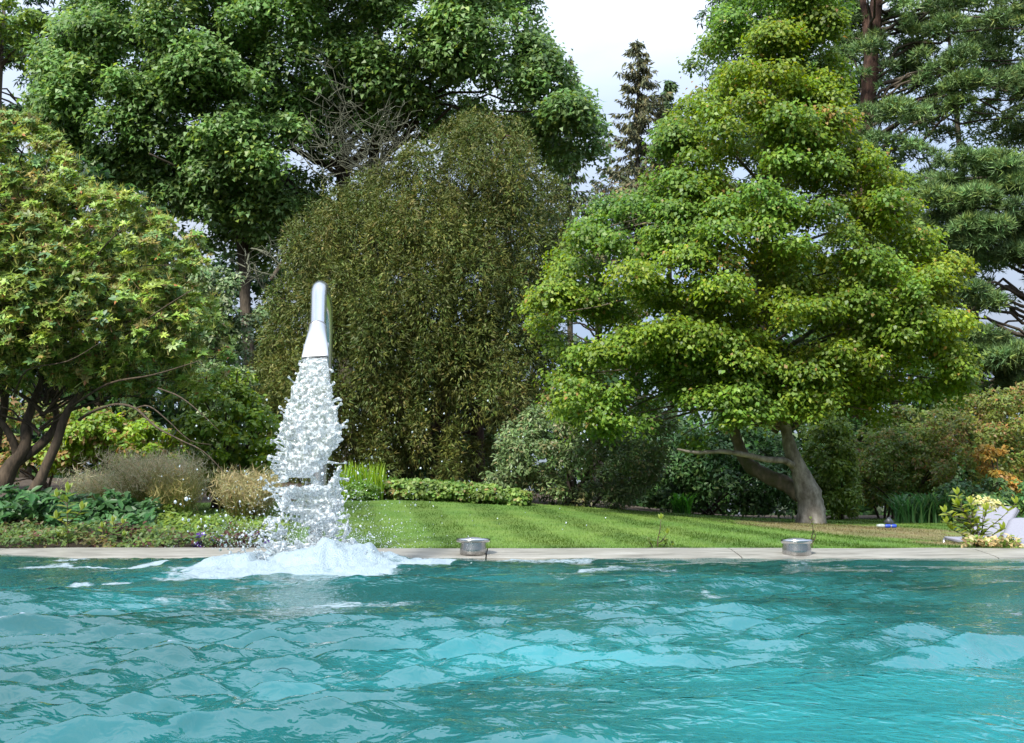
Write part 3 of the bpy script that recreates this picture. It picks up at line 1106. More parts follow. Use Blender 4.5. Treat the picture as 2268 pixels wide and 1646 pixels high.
# flying drops: nobody could count them
NP = 900
OCT_V = np.array([(1, 0, 0), (-1, 0, 0), (0, 1, 0), (0, -1, 0), (0, 0, 1), (0, 0, -1)], float)
OCT_F = np.array([(0, 2, 4), (2, 1, 4), (1, 3, 4), (3, 0, 4), (2, 0, 5), (1, 2, 5), (3, 1, 5), (0, 3, 5)])
dpx = np.concatenate([RNG.normal(640, 110, 420), RNG.normal(770, 75, 330), RNG.uniform(330, 1350, 150)])
dpy = np.concatenate([1205 - np.abs(RNG.normal(0, 70, 420)), 1205 - np.abs(RNG.normal(0, 95, 330)), RNG.uniform(880, 1195, 150)])
dY = RNG.uniform(6.7, 8.3, NP)
dr = np.clip(RNG.lognormal(math.log(0.0034), 0.5, NP), 0.0018, 0.012)
dc = P(dpx, dpy, dY)
special = [(413, 1105, 0.014), (388, 1112, 0.011), (400, 1117, 0.007), (405, 1150, 0.010), (418, 1152, 0.010), (455, 1165, 0.010), (445, 1150, 0.007), (437, 1040, 0.006), (578, 1060, 0.012), (596, 1085, 0.012)]
sc3 = np.array([P(a_, b__, 7.0) for a_, b__, _ in special])
dc = np.concatenate([dc, sc3]); dr = np.concatenate([dr, [s_[2] for s_ in special]])
sv, sf = ICO1
vv = (sv[None] * dr[:, None, None] * np.array([1, 1, 1.12]) + dc[:, None]).reshape(-1, 3)
ff = (sf[None] + (np.arange(len(dc)) * len(sv))[:, None, None]).reshape(-1, 3)
NM = 4200
my = 1215 - np.abs(RNG.normal(0, 1, NM)) * np.where(RNG.random(NM) < 0.6, 28, 120)
mxp = 690 + RNG.normal(0, 1, NM) * np.interp(my, [800, 1000, 1150, 1215], [40, 70, 95, 105])
mcn = P(mxp, my, RNG.uniform(7.2, 7.9, NM))
mrd = RNG.uniform(0.0014, 0.0038, NM)
v2 = (OCT_V[None] * mrd[:, None, None] + mcn[:, None]).reshape(-1, 3)
f2 = (OCT_F[None] + (np.arange(NM) * 6)[:, None, None]).reshape(-1, 3) + len(vv)
vv = np.concatenate([vv, v2]); ff = np.concatenate([ff, f2])
drops = link('water_droplets', mesh_np('water_droplets', vv, ff, smooth=True), None, M_DROP, 'stuff')
tag(drops, 'spray of small clear drops flying round the falling water', 'droplets')

# bubbles riding on the water
m, n, out = newmat('bubble_film')
gl = n.nodes.new('ShaderNodeBsdfGlossy'); gl.inputs['Roughness'].default_value = 0.02
tp = n.nodes.new('ShaderNodeBsdfTransparent'); tp.inputs['Color'].default_value = (0.96, 1, 1, 1)
lw = n.nodes.new('ShaderNodeLayerWeight'); lw.inputs['Blend'].default_value = 0.08
mix = n.nodes.new('ShaderNodeMixShader')
n.links.new(lw.outputs['Fresnel'], mix.inputs['Fac']); n.links.new(tp.outputs[0], mix.inputs[1]); n.links.new(gl.outputs[0], mix.inputs[2])
n.links.new(mix.outputs[0], out.inputs['Surface'])
M_BUB = m


def water_z(x, y):
    k_ = np.argmin((V[..., 0] - x) ** 2 + (V[..., 1] - y) ** 2)
    return float(V[..., 2].ravel()[k_])


BUBBLES = [(627, 1480, 22, 'largest clear bubble floating on the open water'),
           (610, 1630, 9, 'bubble nearest the viewer on pale turquoise water'),
           (1537, 1625, 9, 'bubble beside the cyan crest close to the viewer')]
for (px, py, rp_, lab) in BUBBLES:
    d0 = P(px, py, 1.0) - np.array([0, 0, CAM_Z])
    Yb = CAM_Z / max(-d0[2], 0.01)
    r = rp_ * Yb / F_PX
    prof_ = [(r * math.cos(t_), r * 0.78 * math.sin(t_)) for t_ in np.linspace(0, math.pi / 2 - 0.02, 9)]
    mb = MB(); mb.lathe(prof_, (0, 0, 0), 24); mb.f.append(tuple(8 * 24 + q_ for q_ in range(24)))
    o = link('bubble', mb.mesh('bubble'), None, M_BUB)
    xw = d0[0] * Yb
    o.location = (xw, Yb, water_z(xw, Yb) - 0.002)
    tag(o, lab, 'bubble', 'bubbles on the pool water')

# ------------------------------------------------------------------ swan-neck spout
t = thing('swan_neck_spout', 'tall curved stainless steel spout pouring water into the pool', 'fountain spout', P(700, 1216, 9.4))
base = P(700, 1216, 9.40)
pp = [base, P(711, 1000, 9.38), P(719, 800, 9.30), P(720, 690, 9.10), P(713, 645, 8.86), P(708, 640, 8.66), P(706, 655, 8.50), P(705, 690, 8.34), P(704, 728, 8.20)]
s = np.linspace(0, len(pp) - 1, 60)
Q = catmull(np.array(pp), s)
mb = MB(); mb.tube(Q, np.full(len(Q), 0.0655), 28, cap=True)
link('pipe', mb.mesh('pipe'), t, M_STEEL)
# nozzle: round at the joint, flat and wide at the mouth
mb = MB()
A0, A1 = np.array(P(704, 726, 8.205)), np.array(NOZ_END)
ax_d = unit(A1 - A0)
ux = np.array([1, 0, 0.0]); ux = unit(ux - ax_d * ux.dot(ax_d)); uy = np.cross(ax_d, ux)
NS, NR = 36, 14
secs = []
for i in range(NR + 1):
    f = i / NR
    g = f * f * (3 - 2 * f)
    rx = 0.069 + (0.104 - 0.069) * (0.45 * f + 0.55 * g); ry = 0.069 + (0.026 - 0.069) * g
    ex = 2 + 3 * g
    ring = []
    for k in range(NS):
        a_ = 2 * math.pi * k / NS
        c_, s_ = math.cos(a_), math.sin(a_)
        ring.append(A0 + (A1 - A0) * f + ux * rx * math.copysign(abs(c_) ** (2 / ex), c_) + uy * ry * math.copysign(abs(s_) ** (2 / ex), s_))
    secs.append(ring)
for i in range(3):                                   # lip and inside
    f = 1 - i * 0.25
    g = f * f * (3 - 2 * f); ex = 5
    rx, ry = 0.098, 0.020
    secs.append([A1 - (A1 - A0) * 0.22 * i + ux * rx * math.copysign(abs(math.cos(2 * math.pi * k / NS)) ** (2 / ex), math.cos(2 * math.pi * k / NS)) + uy * ry * math.copysign(abs(math.sin(2 * math.pi * k / NS)) ** (2 / ex), math.sin(2 * math.pi * k / NS)) for k in range(NS)])
for ring in secs:
    mb.v += [tuple(p) for p in ring]
for i in range(len(secs) - 1):
    for k in range(NS):
        mb.f.append((i * NS + k, i * NS + (k + 1) % NS, (i + 1) * NS + (k + 1) % NS, (i + 1) * NS + k))
mb.f.append(tuple(range(NS)))
link('nozzle', mb.mesh('nozzle'), t, M_STEEL_B)
mb = MB()
for q0, q1, r in [(A0 - ax_d * 0.006, A0 + ax_d * 0.004, 0.0705)]:
    mb.tube([q0, q1], [r, r], 28)
link('joint_ring', mb.mesh('joint_ring'), t, M_FRAME)
mb = MB(); mb.lathe([(0.0, 0.022), (0.10, 0.022), (0.115, 0.014), (0.115, -0.02)], tuple(base - np.array([0, 0, 0.012])), 32)
link('base_flange', mb.mesh('base_flange'), t, M_STEEL_W)

# ------------------------------------------------------------------ steel cups on the edge
for (px, ptop, pbot, rb, rr, lab) in [(1048, 1193, 1224, 29, 37.5, 'stainless steel cup with flared rim on the pool edge near the jet'),
                                      (1765, 1195, 1226, 31, 34, 'stainless steel cup with flared rim in front of the leaning trunk')]:
    Yc = 9.17
    c = P(px, pbot, Yc)
    k = Yc / F_PX
    H = (pbot - ptop) * k
    t = thing('steel_cup', lab, 'steel cup', c - np.array([0, 0, 0.01]), 'steel cups on the pool edge')
    mb = MB(); mb.lathe([(0.0, -0.02), (rb * k, -0.02), (rb * k, H * 0.25), (rb * k * 0.97, H * 0.62), (rb * k * 0.99, H * 0.76)], c, 40)
    link('body', mb.mesh('body'), t, M_STEEL_W)
    mb = MB(); mb.lathe([(rb * k * 1.0, H * 0.70), (rr * k * 0.93, H * 0.73), (rr * k, H * 0.80), (rr * k * 1.0, H * 0.90), (rr * k * 0.96, H * 0.97), (rr * k * 0.86, H * 1.0), (rb * k * 0.85, H * 0.94)], c, 40)
    link('rim', mb.mesh('rim'), t, M_STEEL)
    mb = MB(); mb.lathe([(rb * k * 0.86, H * 0.93), (rb * k * 0.6, H * 1.02), (rb * k * 0.3, H * 1.07), (0.0005, H * 1.085)], c, 32)
    link('lid', mb.mesh('lid'), t, M_STEEL_B)

# ================================================================== vegetation
# ------------------------------------------------------------------ distant trees first
def tree_base(px, Y):
    X = (px - 1134) / F_PX * Y
    return np.array([X, Y, float(ground_z(X, Y))])


def broad_tree(name, label, poly, Y, T, n, rpx, leaves, size, pal, trunk=None, group=None, flat=0.6, mat=None, bark=None,
               shape='kite', aspect=0.6, up=0.35, droop=0.5, front=0.75, boughs=18, bough_r=0.07, cp=0.3, cat='tree', jit=0.18, cj=0.15, trunk_x=None, dmax=None, rnd=0.5, upn=0.6):
    poly = np.asarray(poly, float)
    tx = trunk_x if trunk_x is not None else poly[:, 0].mean()
    b0 = tree_base(tx, Y)
    t = thing(name, label, cat, b0, group)
    c, r = clumps(poly, Y, T, n, rpx, front=front, dmax=dmax)
    p, d, ci = leaf_pts(c, r, leaves, flat=flat, up=up)
    if shape == 'tri':
        p = p + RNG.normal(size=p.shape) * 0.13
    nn, tt, bb = frames(d, up=upn, rnd=rnd, droop=droop)
    colr = colours(len(p), ci, pal, clump_pal=cp, jit=jit, cj=cj)
    ln = size * RNG.uniform(0.7, 1.25, len(p))
    if shape == 'tri':
        me = tri_blades('foliage', p, tt * ln[:, None] - nn * (ln * 0.1)[:, None], bb, ln * aspect, colr)
    elif shape == 'lobed':
        me = lobed_mesh('foliage', p, nn, tt, bb, ln, colr)
    elif shape == 'oval':
        me = oval_mesh('foliage', p, nn, tt, bb, ln, ln * aspect, colr)
    else:
        me = kite_mesh('foliage', p, nn, tt, bb, ln, ln * aspect, colr)
    link('foliage', me, t, mat or M_LEAF, 'stuff')
    bark = bark or M_BARK
    if trunk:
        for tr_ in trunk:
            limb(t, 'trunk', tr_, bark, 10, 0.03)
        main = np.array([P(a_[0], a_[1], a_[2]) for a_ in trunk[0]])
    else:
        top = P(poly[:, 0].mean(), poly[:, 1].min() * 0.75 + poly[:, 1].max() * 0.25, Y)
        main = np.array([b0 - np.array([0, 0, 0.3]), (b0 + top) / 2 + np.array([0.1, 0, 0]), top])
        mb = MB(); mb.tube(catmull(main, np.linspace(0, 2, 9)), np.linspace(0.16, 0.04, 9) * (Y / 25), 8)
        link('trunk', mb.mesh('trunk'), t, bark)

    def axis(tgt):
        z = tgt[2] - 0.25 * np.linalg.norm(tgt[:2] - np.array([np.interp(tgt[2], main[:, 2], main[:, 0]), np.interp(tgt[2], main[:, 2], main[:, 1])]))
        o_ = np.argsort(main[:, 2]); mm_ = main[o_]
        z = np.clip(z, mm_[0, 2] + 0.2 * (mm_[-1, 2] - mm_[0, 2]), mm_[-1, 2])
        return np.array([np.interp(z, mm_[:, 2], mm_[:, 0]), np.interp(z, mm_[:, 2], mm_[:, 1]), z])
    if boughs:
        branches_from('branches', c, r, axis, boughs, t, bark, bough_r)
    return t, c, r


G_DARK = [((0.022, 0.062, 0.018), 3), ((0.03, 0.085, 0.022), 2), ((0.016, 0.045, 0.016), 2)]
G_MID = [((0.045, 0.115, 0.028), 3), ((0.06, 0.145, 0.04), 2), ((0.03, 0.08, 0.022), 2)]
G_BIG = [((0.082, 0.172, 0.050), 4), ((0.125, 0.225, 0.095), 2.5), ((0.062, 0.135, 0.040), 2), ((0.130, 0.21, 0.045), 1.2)]
G_MAPLE = [((0.135, 0.225, 0.026), 4), ((0.10, 0.185, 0.026), 4), ((0.18, 0.255, 0.030), 2), ((0.25, 0.18, 0.06), 0.22)]
G_YEW = [((0.068, 0.092, 0.018), 4), ((0.092, 0.105, 0.022), 3), ((0.050, 0.082, 0.017), 3), ((0.115, 0.108, 0.03), 0.8)]
G_PINE = [((0.080, 0.150, 0.060), 4), ((0.11, 0.175, 0.055), 2), ((0.055, 0.110, 0.050), 3)]
G_RHODO = [((0.105, 0.19, 0.038), 4), ((0.145, 0.225, 0.04), 3), ((0.10, 0.19, 0.075), 2), ((0.15, 0.15, 0.055), 1.0)]
G_AUT = [((0.10, 0.14, 0.035), 5), ((0.16, 0.125, 0.055), 2.2), ((0.075, 0.115, 0.028), 3), ((0.20, 0.12, 0.05), 0.8), ((0.14, 0.17, 0.03), 1.4)]
G_SHRUB = [((0.10, 0.175, 0.022), 3), ((0.14, 0.205, 0.022), 2), ((0.065, 0.13, 0.022), 3)]
G_SILV = [((0.075, 0.13, 0.055), 3), ((0.12, 0.165, 0.10), 2), ((0.05, 0.10, 0.035), 2)]


# far wood that closes the gaps low down
broad_tree('dark_tree', 'dense dark tree filling the gap behind the yew and the big tree', [(250, 420), (520, 380), (860, 430), (1060, 400), (1230, 470), (1290, 640), (1250, 900), (1120, 1080), (820, 1090), (420, 1090), (240, 900)], 42, 3.0, 400, (24, 54), 34000, 0.30,
           G_DARK, boughs=10, front=0.6, trunk_x=560)
broad_tree('dark_tree', 'dark broad tree standing close behind the old rhododendron', [(-260, 420), (-60, 360), (120, 330), (300, 420), (420, 520), (470, 700), (430, 960), (100, 1040), (-260, 1000)], 29, 2.2, 230, (24, 52), 19000, 0.26, G_DARK, boughs=10, front=0.6, trunk_x=260)
broad_tree('bare_conifer', 'thin brownish conifer behind the yew and the maple with sky between its twigs', [(1220, 500), (1300, 410), (1420, 400), (1480, 560), (1420, 800), (1230, 880), (1180, 700)], 52, 3, 80, (12, 32), 5200, 0.34,
           [((0.06, 0.07, 0.03), 2), ((0.09, 0.075, 0.045), 2), ((0.04, 0.075, 0.03), 2)], boughs=50, bough_r=0.06, flat=0.5, mat=M_NEEDLE, aspect=0.3)
broad_tree('dark_conifer', 'dark grey green conifer rising behind the top of the maple', [(1540, 60), (1570, -60), (1700, -120), (1850, -120), (1900, 60), (1900, 420), (1800, 520), (1560, 460), (1520, 300), (1560, 190)], 40, 3, 170, (18, 44), 22000, 0.27,
           [((0.03, 0.068, 0.034), 3), ((0.045, 0.09, 0.045), 2), ((0.022, 0.05, 0.028), 2)], mat=M_NEEDLE, aspect=0.3, flat=0.7, boughs=14)
broad_tree('dark_conifer', 'dark conifer in the top corner beside the big broadleaf tree', [(-120, 60), (40, 50), (130, -40), (240, -60), (260, 60), (170, 200), (180, 330), (60, 380), (-120, 400)], 46, 3, 130, (18, 42), 17000, 0.30,
           [((0.03, 0.085, 0.035), 3), ((0.045, 0.11, 0.05), 2), ((0.02, 0.05, 0.025), 2)], mat=M_NEEDLE, aspect=0.32, flat=0.5, boughs=12, trunk_x=60)
broad_tree('pale_tree', 'lighter leafy treetop peeping out above the corner conifer', [(-140, -60), (20, -20), (70, 20), (130, 60), (120, 140), (-140, 160)], 40, 2, 60, (14, 34), 5000, 0.2,
           [((0.10, 0.17, 0.03), 2), ((0.065, 0.13, 0.03), 2)], boughs=10, trunk_x=-60)
broad_tree('soft_conifer', 'tall soft green conifer mass behind both pines at the picture edge', [(1850, 40), (1880, -180), (2460, -180), (2460, 900), (2250, 860), (2080, 700), (1960, 640), (1880, 400)], 43, 3, 330, (16, 44), 30000, 0.26,
           [((0.065, 0.125, 0.05), 3), ((0.085, 0.15, 0.055), 2), ((0.045, 0.09, 0.045), 2)], mat=M_NEEDLE, aspect=0.32, flat=0.6, boughs=24, trunk_x=2180)
broad_tree('dark_tree', 'dark evergreen mass low behind the maple and the pines', [(1500, 620), (1850, 560), (2050, 700), (2330, 760), (2420, 900), (2400, 1080), (2300, 1165), (1880, 1165), (1500, 1150), (1480, 1000)], 34, 1.5, 330, (22, 46), 24000, 0.25, G_DARK, boughs=8, front=0.65)


# one far wood beyond the garden closes the view low down
WOOD = [(-400, 520), (0, 480), (300, 520), (420, 700), (800, 800), (1100, 760), (1260, 700), (1400, 760), (1560, 720), (1900, 700), (2100, 780), (2350, 700), (2700, 720), (2700, 1200), (-400, 1200)]
wc, wr = clumps(WOOD, 62, 3, 560, (26, 52), front=0.7, dmax=150)
wc2, wr2 = clumps([(-400, 980), (2700, 980), (2700, 1230), (-400, 1230)], 60, 1.5, 520, (26, 46), front=0.7, dmax=60)
wc, wr = np.concatenate([wc, wc2]), np.concatenate([wr, wr2])
p, d, ci = leaf_pts(wc, wr, 46000, flat=0.8)
nn, tt, bb = frames(d)
ln = RNG.uniform(0.45, 0.85, len(p))
wo_ = link('far_wood', kite_mesh('far_wood', p, nn, tt, bb, ln, ln * 0.6, colours(len(p), ci, [((0.03, 0.075, 0.025), 3), ((0.045, 0.10, 0.03), 2), ((0.02, 0.05, 0.02), 2)])), None, M_LEAF, 'stuff')
tag(wo_, 'dark wood far beyond the garden seen through the gaps', 'woodland')


# spruces against the sky
def spruce(name, label, px, ptop, pbot, Y, whorls, wide_px, pal, count=14, dens=8):
    b0 = tree_base(px, Y)
    t = thing(name, label, 'tree', b0, 'spruces against the sky')
    top = P(px, ptop, Y)
    bot = P(px, pbot, Y)
    mb = MB(); mb.tube([b0 - np.array([0, 0, 0.3]), (b0 + top) / 2, top], [0.22, 0.14, 0.015], 8)
    link('trunk', mb.mesh('trunk'), t, M_BARK)
    mb = MB()
    pts = []
    dirs = []
    H = top[2] - bot[2]
    for i in range(whorls):
        f = (i + random.uniform(-0.3, 0.3)) / whorls
        f = max(f, 0.004)
        ln = wide_px * Y / F_PX * (0.10 + 0.90 * f ** 0.85) * random.uniform(0.6, 1.15)
        z = top[2] - H * f
        for k in range(5):
            az = random.uniform(0, 2 * math.pi)
            d0 = np.array([math.cos(az), math.sin(az), 0])
            if random.random() < 0.22:
                continue
            n_ = 6
            prev = []
            for j in range(n_ + 1):
                u = j / n_
                prev.append(np.array([px * 0, 0, 0]) + np.array([top[0], top[1], z]) + d0 * ln * u + np.array([0, 0, ln * (0.12 * u - 0.55 * u * (1 - u) - 0.1 * u)]))
            mb.tube(prev, np.linspace(0.03, 0.006, n_ + 1), 3, cap=False)
            for u in np.random.default_rng(i * 7 + k).random(int(dens * (1 + ln * 2.2))):
                j = int(u * n_)
                q_ = prev[j] + (prev[j + 1] - prev[j]) * (u * n_ - j)
                pts.append(q_ + RNG.normal(size=3) * 0.05); dirs.append(d0 * 0.5 + np.array([0, 0, -0.8]) + RNG.normal(size=3) * 0.45)
    link('branches', mb.mesh('branches'), t, M_BARK, 'stuff')
    pts, dirs = np.array(pts), unit(np.array(dirs))
    side = unit(np.cross(dirs, RNG.normal(size=dirs.shape)))
    nn = np.cross(dirs, side)
    ln = RNG.uniform(0.25, 0.55, len(pts)) * Y / 62
    link('foliage', kite_mesh('foliage', pts, nn, dirs, side, ln, ln * 0.28, colours(len(pts), None, pal, jit=0.2)), t, M_NEEDLE, 'stuff')
    return t


SPR = [((0.05, 0.06, 0.032), 3), ((0.075, 0.075, 0.04), 2), ((0.035, 0.05, 0.03), 2)]
spruce('spruce_tree', 'tall thin spruce standing alone against the pale sky', 1412, 92, 560, 62, 40, 165, [((0.07, 0.085, 0.05), 3), ((0.095, 0.10, 0.055), 2), ((0.05, 0.07, 0.04), 2)], dens=12)
spruce('spruce_tree', 'dark spruce just behind the maple crown beside the lone spruce', 1482, 178, 560, 64, 36, 70, [((0.035, 0.075, 0.032), 3), ((0.05, 0.09, 0.035), 2)], dens=16)
spruce('spruce_tree', 'leaning spruce top poking out beside the big broadleaf crown', 1262, 130, 560, 58, 34, 100, [((0.045, 0.08, 0.035), 3), ((0.06, 0.08, 0.04), 2)], dens=8)

# ------------------------------------------------------------------ pines
def pine(label, polys, Y, T, n, rpx, tuft_n, trunk, pal, sub_limbs=(), k=5, Ln=0.27):
    b0 = tree_base(trunk[0][0][0], Y)
    t = thing('pine_tree', label, 'tree', b0, 'pines on the far bank')
    C, Rr = [], []
    for (poly, nn_) in zip(polys, n):
        c, r = clumps(poly, Y, T, nn_, rpx, front=0.6, inset=1.2)
        C.append(c); Rr.append(r)
    c, r = np.concatenate(C), np.concatenate(Rr)
    p, d, ci = leaf_pts(c, r, tuft_n, flat=0.55, up=0.5, shell=0.5)
    d = unit(d + np.array([0, 0, 0.4]) + OPEN * 0.3)
    colr = colours(len(p), ci, pal, jit=0.14, cj=0.16, clump_pal=0.4)
    link('foliage', tufts('foliage', p, d, k, Ln, 0.04, colr, 0.8), t, M_NEEDLE, 'stuff')
    for tr_ in trunk:
        limb(t, 'trunk', tr_, M_BARK_RED, 12, 0.03)
    for tr_ in sub_limbs:
        limb(t, 'branch', tr_, M_BARK, 7, 0.05)
    main = np.array([P(a_[0], a_[1], a_[2]) for a_ in trunk[0]])

    def axis(tgt):
        o_ = np.argsort(main[:, 2]); mm_ = main[o_]
        z = np.clip(tgt[2] - 0.3 - random.random(), mm_[0, 2], mm_[-1, 2])
        return np.array([np.interp(z, mm_[:, 2], mm_[:, 0]), np.interp(z, mm_[:, 2], mm_[:, 1]), z])
    branches_from('branches', c, r, axis, 60, t, M_BARK, 0.07)
    return t


pine('pine with a thick red brown trunk behind the top of the maple',
     [[(1860, -120), (1990, -160), (2000, 60), (1975, 200), (1880, 240), (1850, 120)], [(1960, -140), (2420, -140), (2420, 330), (2300, 340), (2180, 300), (2080, 330), (1990, 250), (1975, 60)],
      [(1800, 270), (1880, 225), (2010, 240), (2060, 330), (2060, 520), (2000, 700), (1960, 800), (1880, 760), (1840, 560), (1830, 400)]], 37, 2.6, (70, 210, 90), (18, 42), 30000,
     [[(1905, 1100, 37, 20), (1908, 620, 37, 19), (1912, 330, 37, 18), (1925, 200, 37, 19), (1935, 60, 37, 16), (1960, -160, 37, 10)], [(1926, 130, 37, 12), (1918, 60, 37.2, 9), (1900, -100, 37.4, 6)]], G_PINE,
     sub_limbs=[[(1915, 270, 37, 9), (1870, 280, 36.6, 6), (1830, 300, 36.2, 3)], [(1935, 190, 37, 6), (2010, 170, 36.5, 5), (2110, 120, 36, 2)]])
pine('spreading pine at the picture edge whose boughs show bright sky',
     [[(2010, 420), (2070, 340), (2200, 350), (2300, 380), (2420, 360), (2420, 640), (2230, 640), (2120, 620), (2030, 560), (1990, 480)], [(2030, 620), (2150, 640), (2200, 760), (2330, 800), (2420, 780), (2420, 900), (2200, 890), (2080, 840), (2020, 720)]],
     33, 2.4, (170, 100), (18, 42), 27000,
     [[(2330, 1120, 33, 16), (2320, 800, 33, 15), (2300, 600, 33, 12), (2320, 350, 33, 8)], ], G_PINE,
     sub_limbs=[[(2320, 700, 33, 8), (2240, 640, 32.6, 7), (2200, 650, 32.4, 5), (2150, 690, 32.2, 3)], [(2310, 600, 33, 7), (2230, 560, 32.6, 5), (2150, 500, 32.4, 3)], [(2320, 740, 33, 7), (2250, 740, 32.7, 5), (2180, 700, 32.4, 3)]])

# ------------------------------------------------------------------ the big broadleaf tree
BIG = [(95, 300), (120, 170), (175, 80), (200, -60), (420, -160), (900, -180), (1140, -140), (1215, 20), (1195, 60), (1215, 130), (1240, 190), (1300, 240), (1335, 330), (1330, 420), (1240, 400), (1130, 330), (990, 300), (930, 330), (880, 300), (780, 330), (720, 420), (660, 520), (560, 600), (440, 560), (360, 470), (220, 440), (130, 380)]
bt, bc, br = broad_tree('broadleaf_tree', 'huge spreading broadleaf tree with drooping pale green leaves behind the rhododendron', BIG, 33, 4.0, 640, (20, 64), 270000, 0.145, G_BIG,
                        trunk=[[(765, 1080, 34, 20), (766, 700, 34, 18), (765, 480, 34, 17), (755, 330, 34, 15), (730, 120, 34, 12), (700, -120, 34, 7)],
                               [(822, 1080, 35, 15), (826, 620, 35, 13), (820, 480, 35, 13), (832, 300, 35, 12), (838, 120, 35, 10), (820, -60, 35, 6)],
                               [(560, 900, 33, 13), (545, 700, 33, 12), (535, 520, 33, 14), (500, 380, 32.5, 8), (450, 250, 32, 5)]],
                        shape='tri', aspect=0.85, flat=0.62, up=0.5, droop=0.9, boughs=60, bough_r=0.09, cp=0.25, front=0.66, jit=0.2, cj=0.16)
limb(bt, 'branch', [(765, 480, 34, 9), (700, 470, 33, 8), (640, 560, 32, 6), (600, 620, 31.5, 4)], M_BARK, 7, 0.05)
limb(bt, 'branch', [(832, 300, 35, 8), (900, 250, 34, 6), (1010, 180, 33, 4), (1130, 120, 32, 2)], M_BARK, 7, 0.05)
limb(bt, 'branch', [(826, 380, 35, 8), (870, 330, 34, 7), (930, 260, 33, 5), (960, 160, 32.4, 3)], M_BARK, 7, 0.05)
limb(bt, 'branch', [(535, 500, 33, 8), (490, 440, 32, 6), (430, 390, 31, 4), (330, 340, 30, 2)], M_BARK, 7, 0.05)
# dead lichened twigs hanging in the middle of the crown
mbt = MB()
for (x0_, y0_, x1_, y1_, n_) in [(820, 400, 700, 290, 10), (820, 410, 900, 330, 8), (830, 330, 740, 210, 7), (830, 380, 860, 280, 6), (560, 560, 620, 600, 5)]:
    for i in range(n_):
        p0 = P(x0_ + random.gauss(0, 12), y0_ + random.gauss(0, 14), 30.5)
        p1 = P(x1_ + random.gauss(0, 40), y1_ + random.gauss(0, 28), 29.6 + random.gauss(0, 0.6))
        mid = (p0 + p1) / 2 + np.array([0, 0, -0.35]) + RNG.normal(size=3) * 0.2
        Q = catmull(np.array([p0, mid, p1]), np.linspace(0, 2, 9)) + RNG.normal(size=(9, 3)) * 0.05
        mbt.tube(Q, np.linspace(0.032, 0.008, 9), 4, cap=False)
        for j in range(16):
            k_ = random.randint(2, 8)
            d = unit(RNG.normal(size=3) + np.array([0, -0.2, 0.5])) * random.uniform(0.25, 0.8)
            q1 = Q[k_] + d * 0.55 + RNG.normal(size=3) * 0.06
            mbt.tube([Q[k_], q1, Q[k_] + d + RNG.normal(size=3) * 0.14], [0.013, 0.010, 0.005], 3, cap=False)
link('dead_twigs', mbt.mesh('dead_twigs'), bt, M_LICHEN, 'stuff')

# ------------------------------------------------------------------ yew
YEW = [(560, 1020), (570, 860), (600, 700), (640, 560), (690, 480), (750, 470), (800, 410), (850, 390), (940, 370), (1000, 300), (1060, 275), (1140, 275), (1190, 330), (1215, 430), (1270, 450), (1280, 560), (1260, 700), (1200, 900), (1130, 1000), (1060, 1060), (880, 1060), (700, 1060)]
b0 = tree_base(950, 25)
yew = thing('yew_tree', 'broad olive brown yew with hanging sprays behind the falling water', 'tree', b0)
yc, yr = clumps(YEW, 25, 3.4, 560, (18, 46), front=0.82)
lc_, lr_ = [], []
lx_, ly_ = sample_poly([(600, 700), (690, 480), (800, 400), (940, 360), (1060, 265), (1150, 265), (1220, 420), (1270, 520), (1230, 900), (1100, 1000), (640, 1000)], 70)
for a_, b__ in zip(lx_, ly_):
    yo = 25 - 3.2 * math.sqrt(random.random())
    for j in range(6):
        u = j / 5
        lc_.append(P(a_ + random.gauss(0, 3) + (a_ - 940) * 0.02 * j, b__ + 90 - 150 * u, yo + 0.25 * u)); lr_.append((26 - 21 * u) * yo / F_PX)
yc = np.concatenate([yc, lc_]); yr = np.concatenate([yr, lr_])
p, d, ci = leaf_pts(yc, yr, 200000, flat=1.5, up=0.15, shell=0.5)
dd = unit(d * 0.75 + RNG.normal(size=d.shape) * 0.35 + np.array([0, 0, -0.55]))
side = unit(np.cross(dd, RNG.normal(size=dd.shape)))
nn = np.cross(dd, side)
ycol = colours(len(p), ci, G_YEW, jit=0.2, cj=0.14, clump_pal=0.45, fac=(1.3, 1.25, 1.2))
# higher and outer sprays are browner, as in the real tree
nn = np.where((nn @ OPEN)[:, None] < 0, -nn, nn)
ln = RNG.uniform(0.05, 0.125, len(p))
link('foliage', tri_blades('foliage', p, dd * ln[:, None], side, ln * 0.36, ycol), yew, M_NEEDLE, 'stuff')
# feathery tips standing off the plumes
k = RNG.choice(len(p), 18000)
dd2 = unit(d[k] + RNG.normal(size=(len(k), 3)) * 0.3 + np.array([0, 0, 0.25]))
link('sprays', tufts('sprays', p[k] + d[k] * 0.08, dd2, 5, 0.14, 0.018, ycol[k] * 1.12, 0.6), yew, M_NEEDLE, 'stuff')
mb = MB()
for (px_, r_) in ((900, 0.22), (980, 0.28), (1060, 0.2)):
    mb.tube(catmull(np.array([tree_base(px_, 25.5) - np.array([0, 0, 0.3]), P(px_, 800, 25.5), P(px_ + 40, 450, 25.3)]), np.linspace(0, 2, 11)), np.linspace(r_, 0.05, 11), 8)
link('trunk', mb.mesh('trunk'), yew, M_BARK_RED)
ymain = np.array([P(980, 1000, 25.5), P(1000, 600, 25.4), P(1040, 400, 25.3)])
branches_from('branches', yc, yr, lambda tg: np.array([np.interp(tg[2] - 0.5, ymain[:, 2], ymain[:, 0]), 25.4, np.clip(tg[2] - 0.5, ymain[0, 2], ymain[-1, 2])]), 60, yew, M_BARK_RED, 0.05, 4, 3)

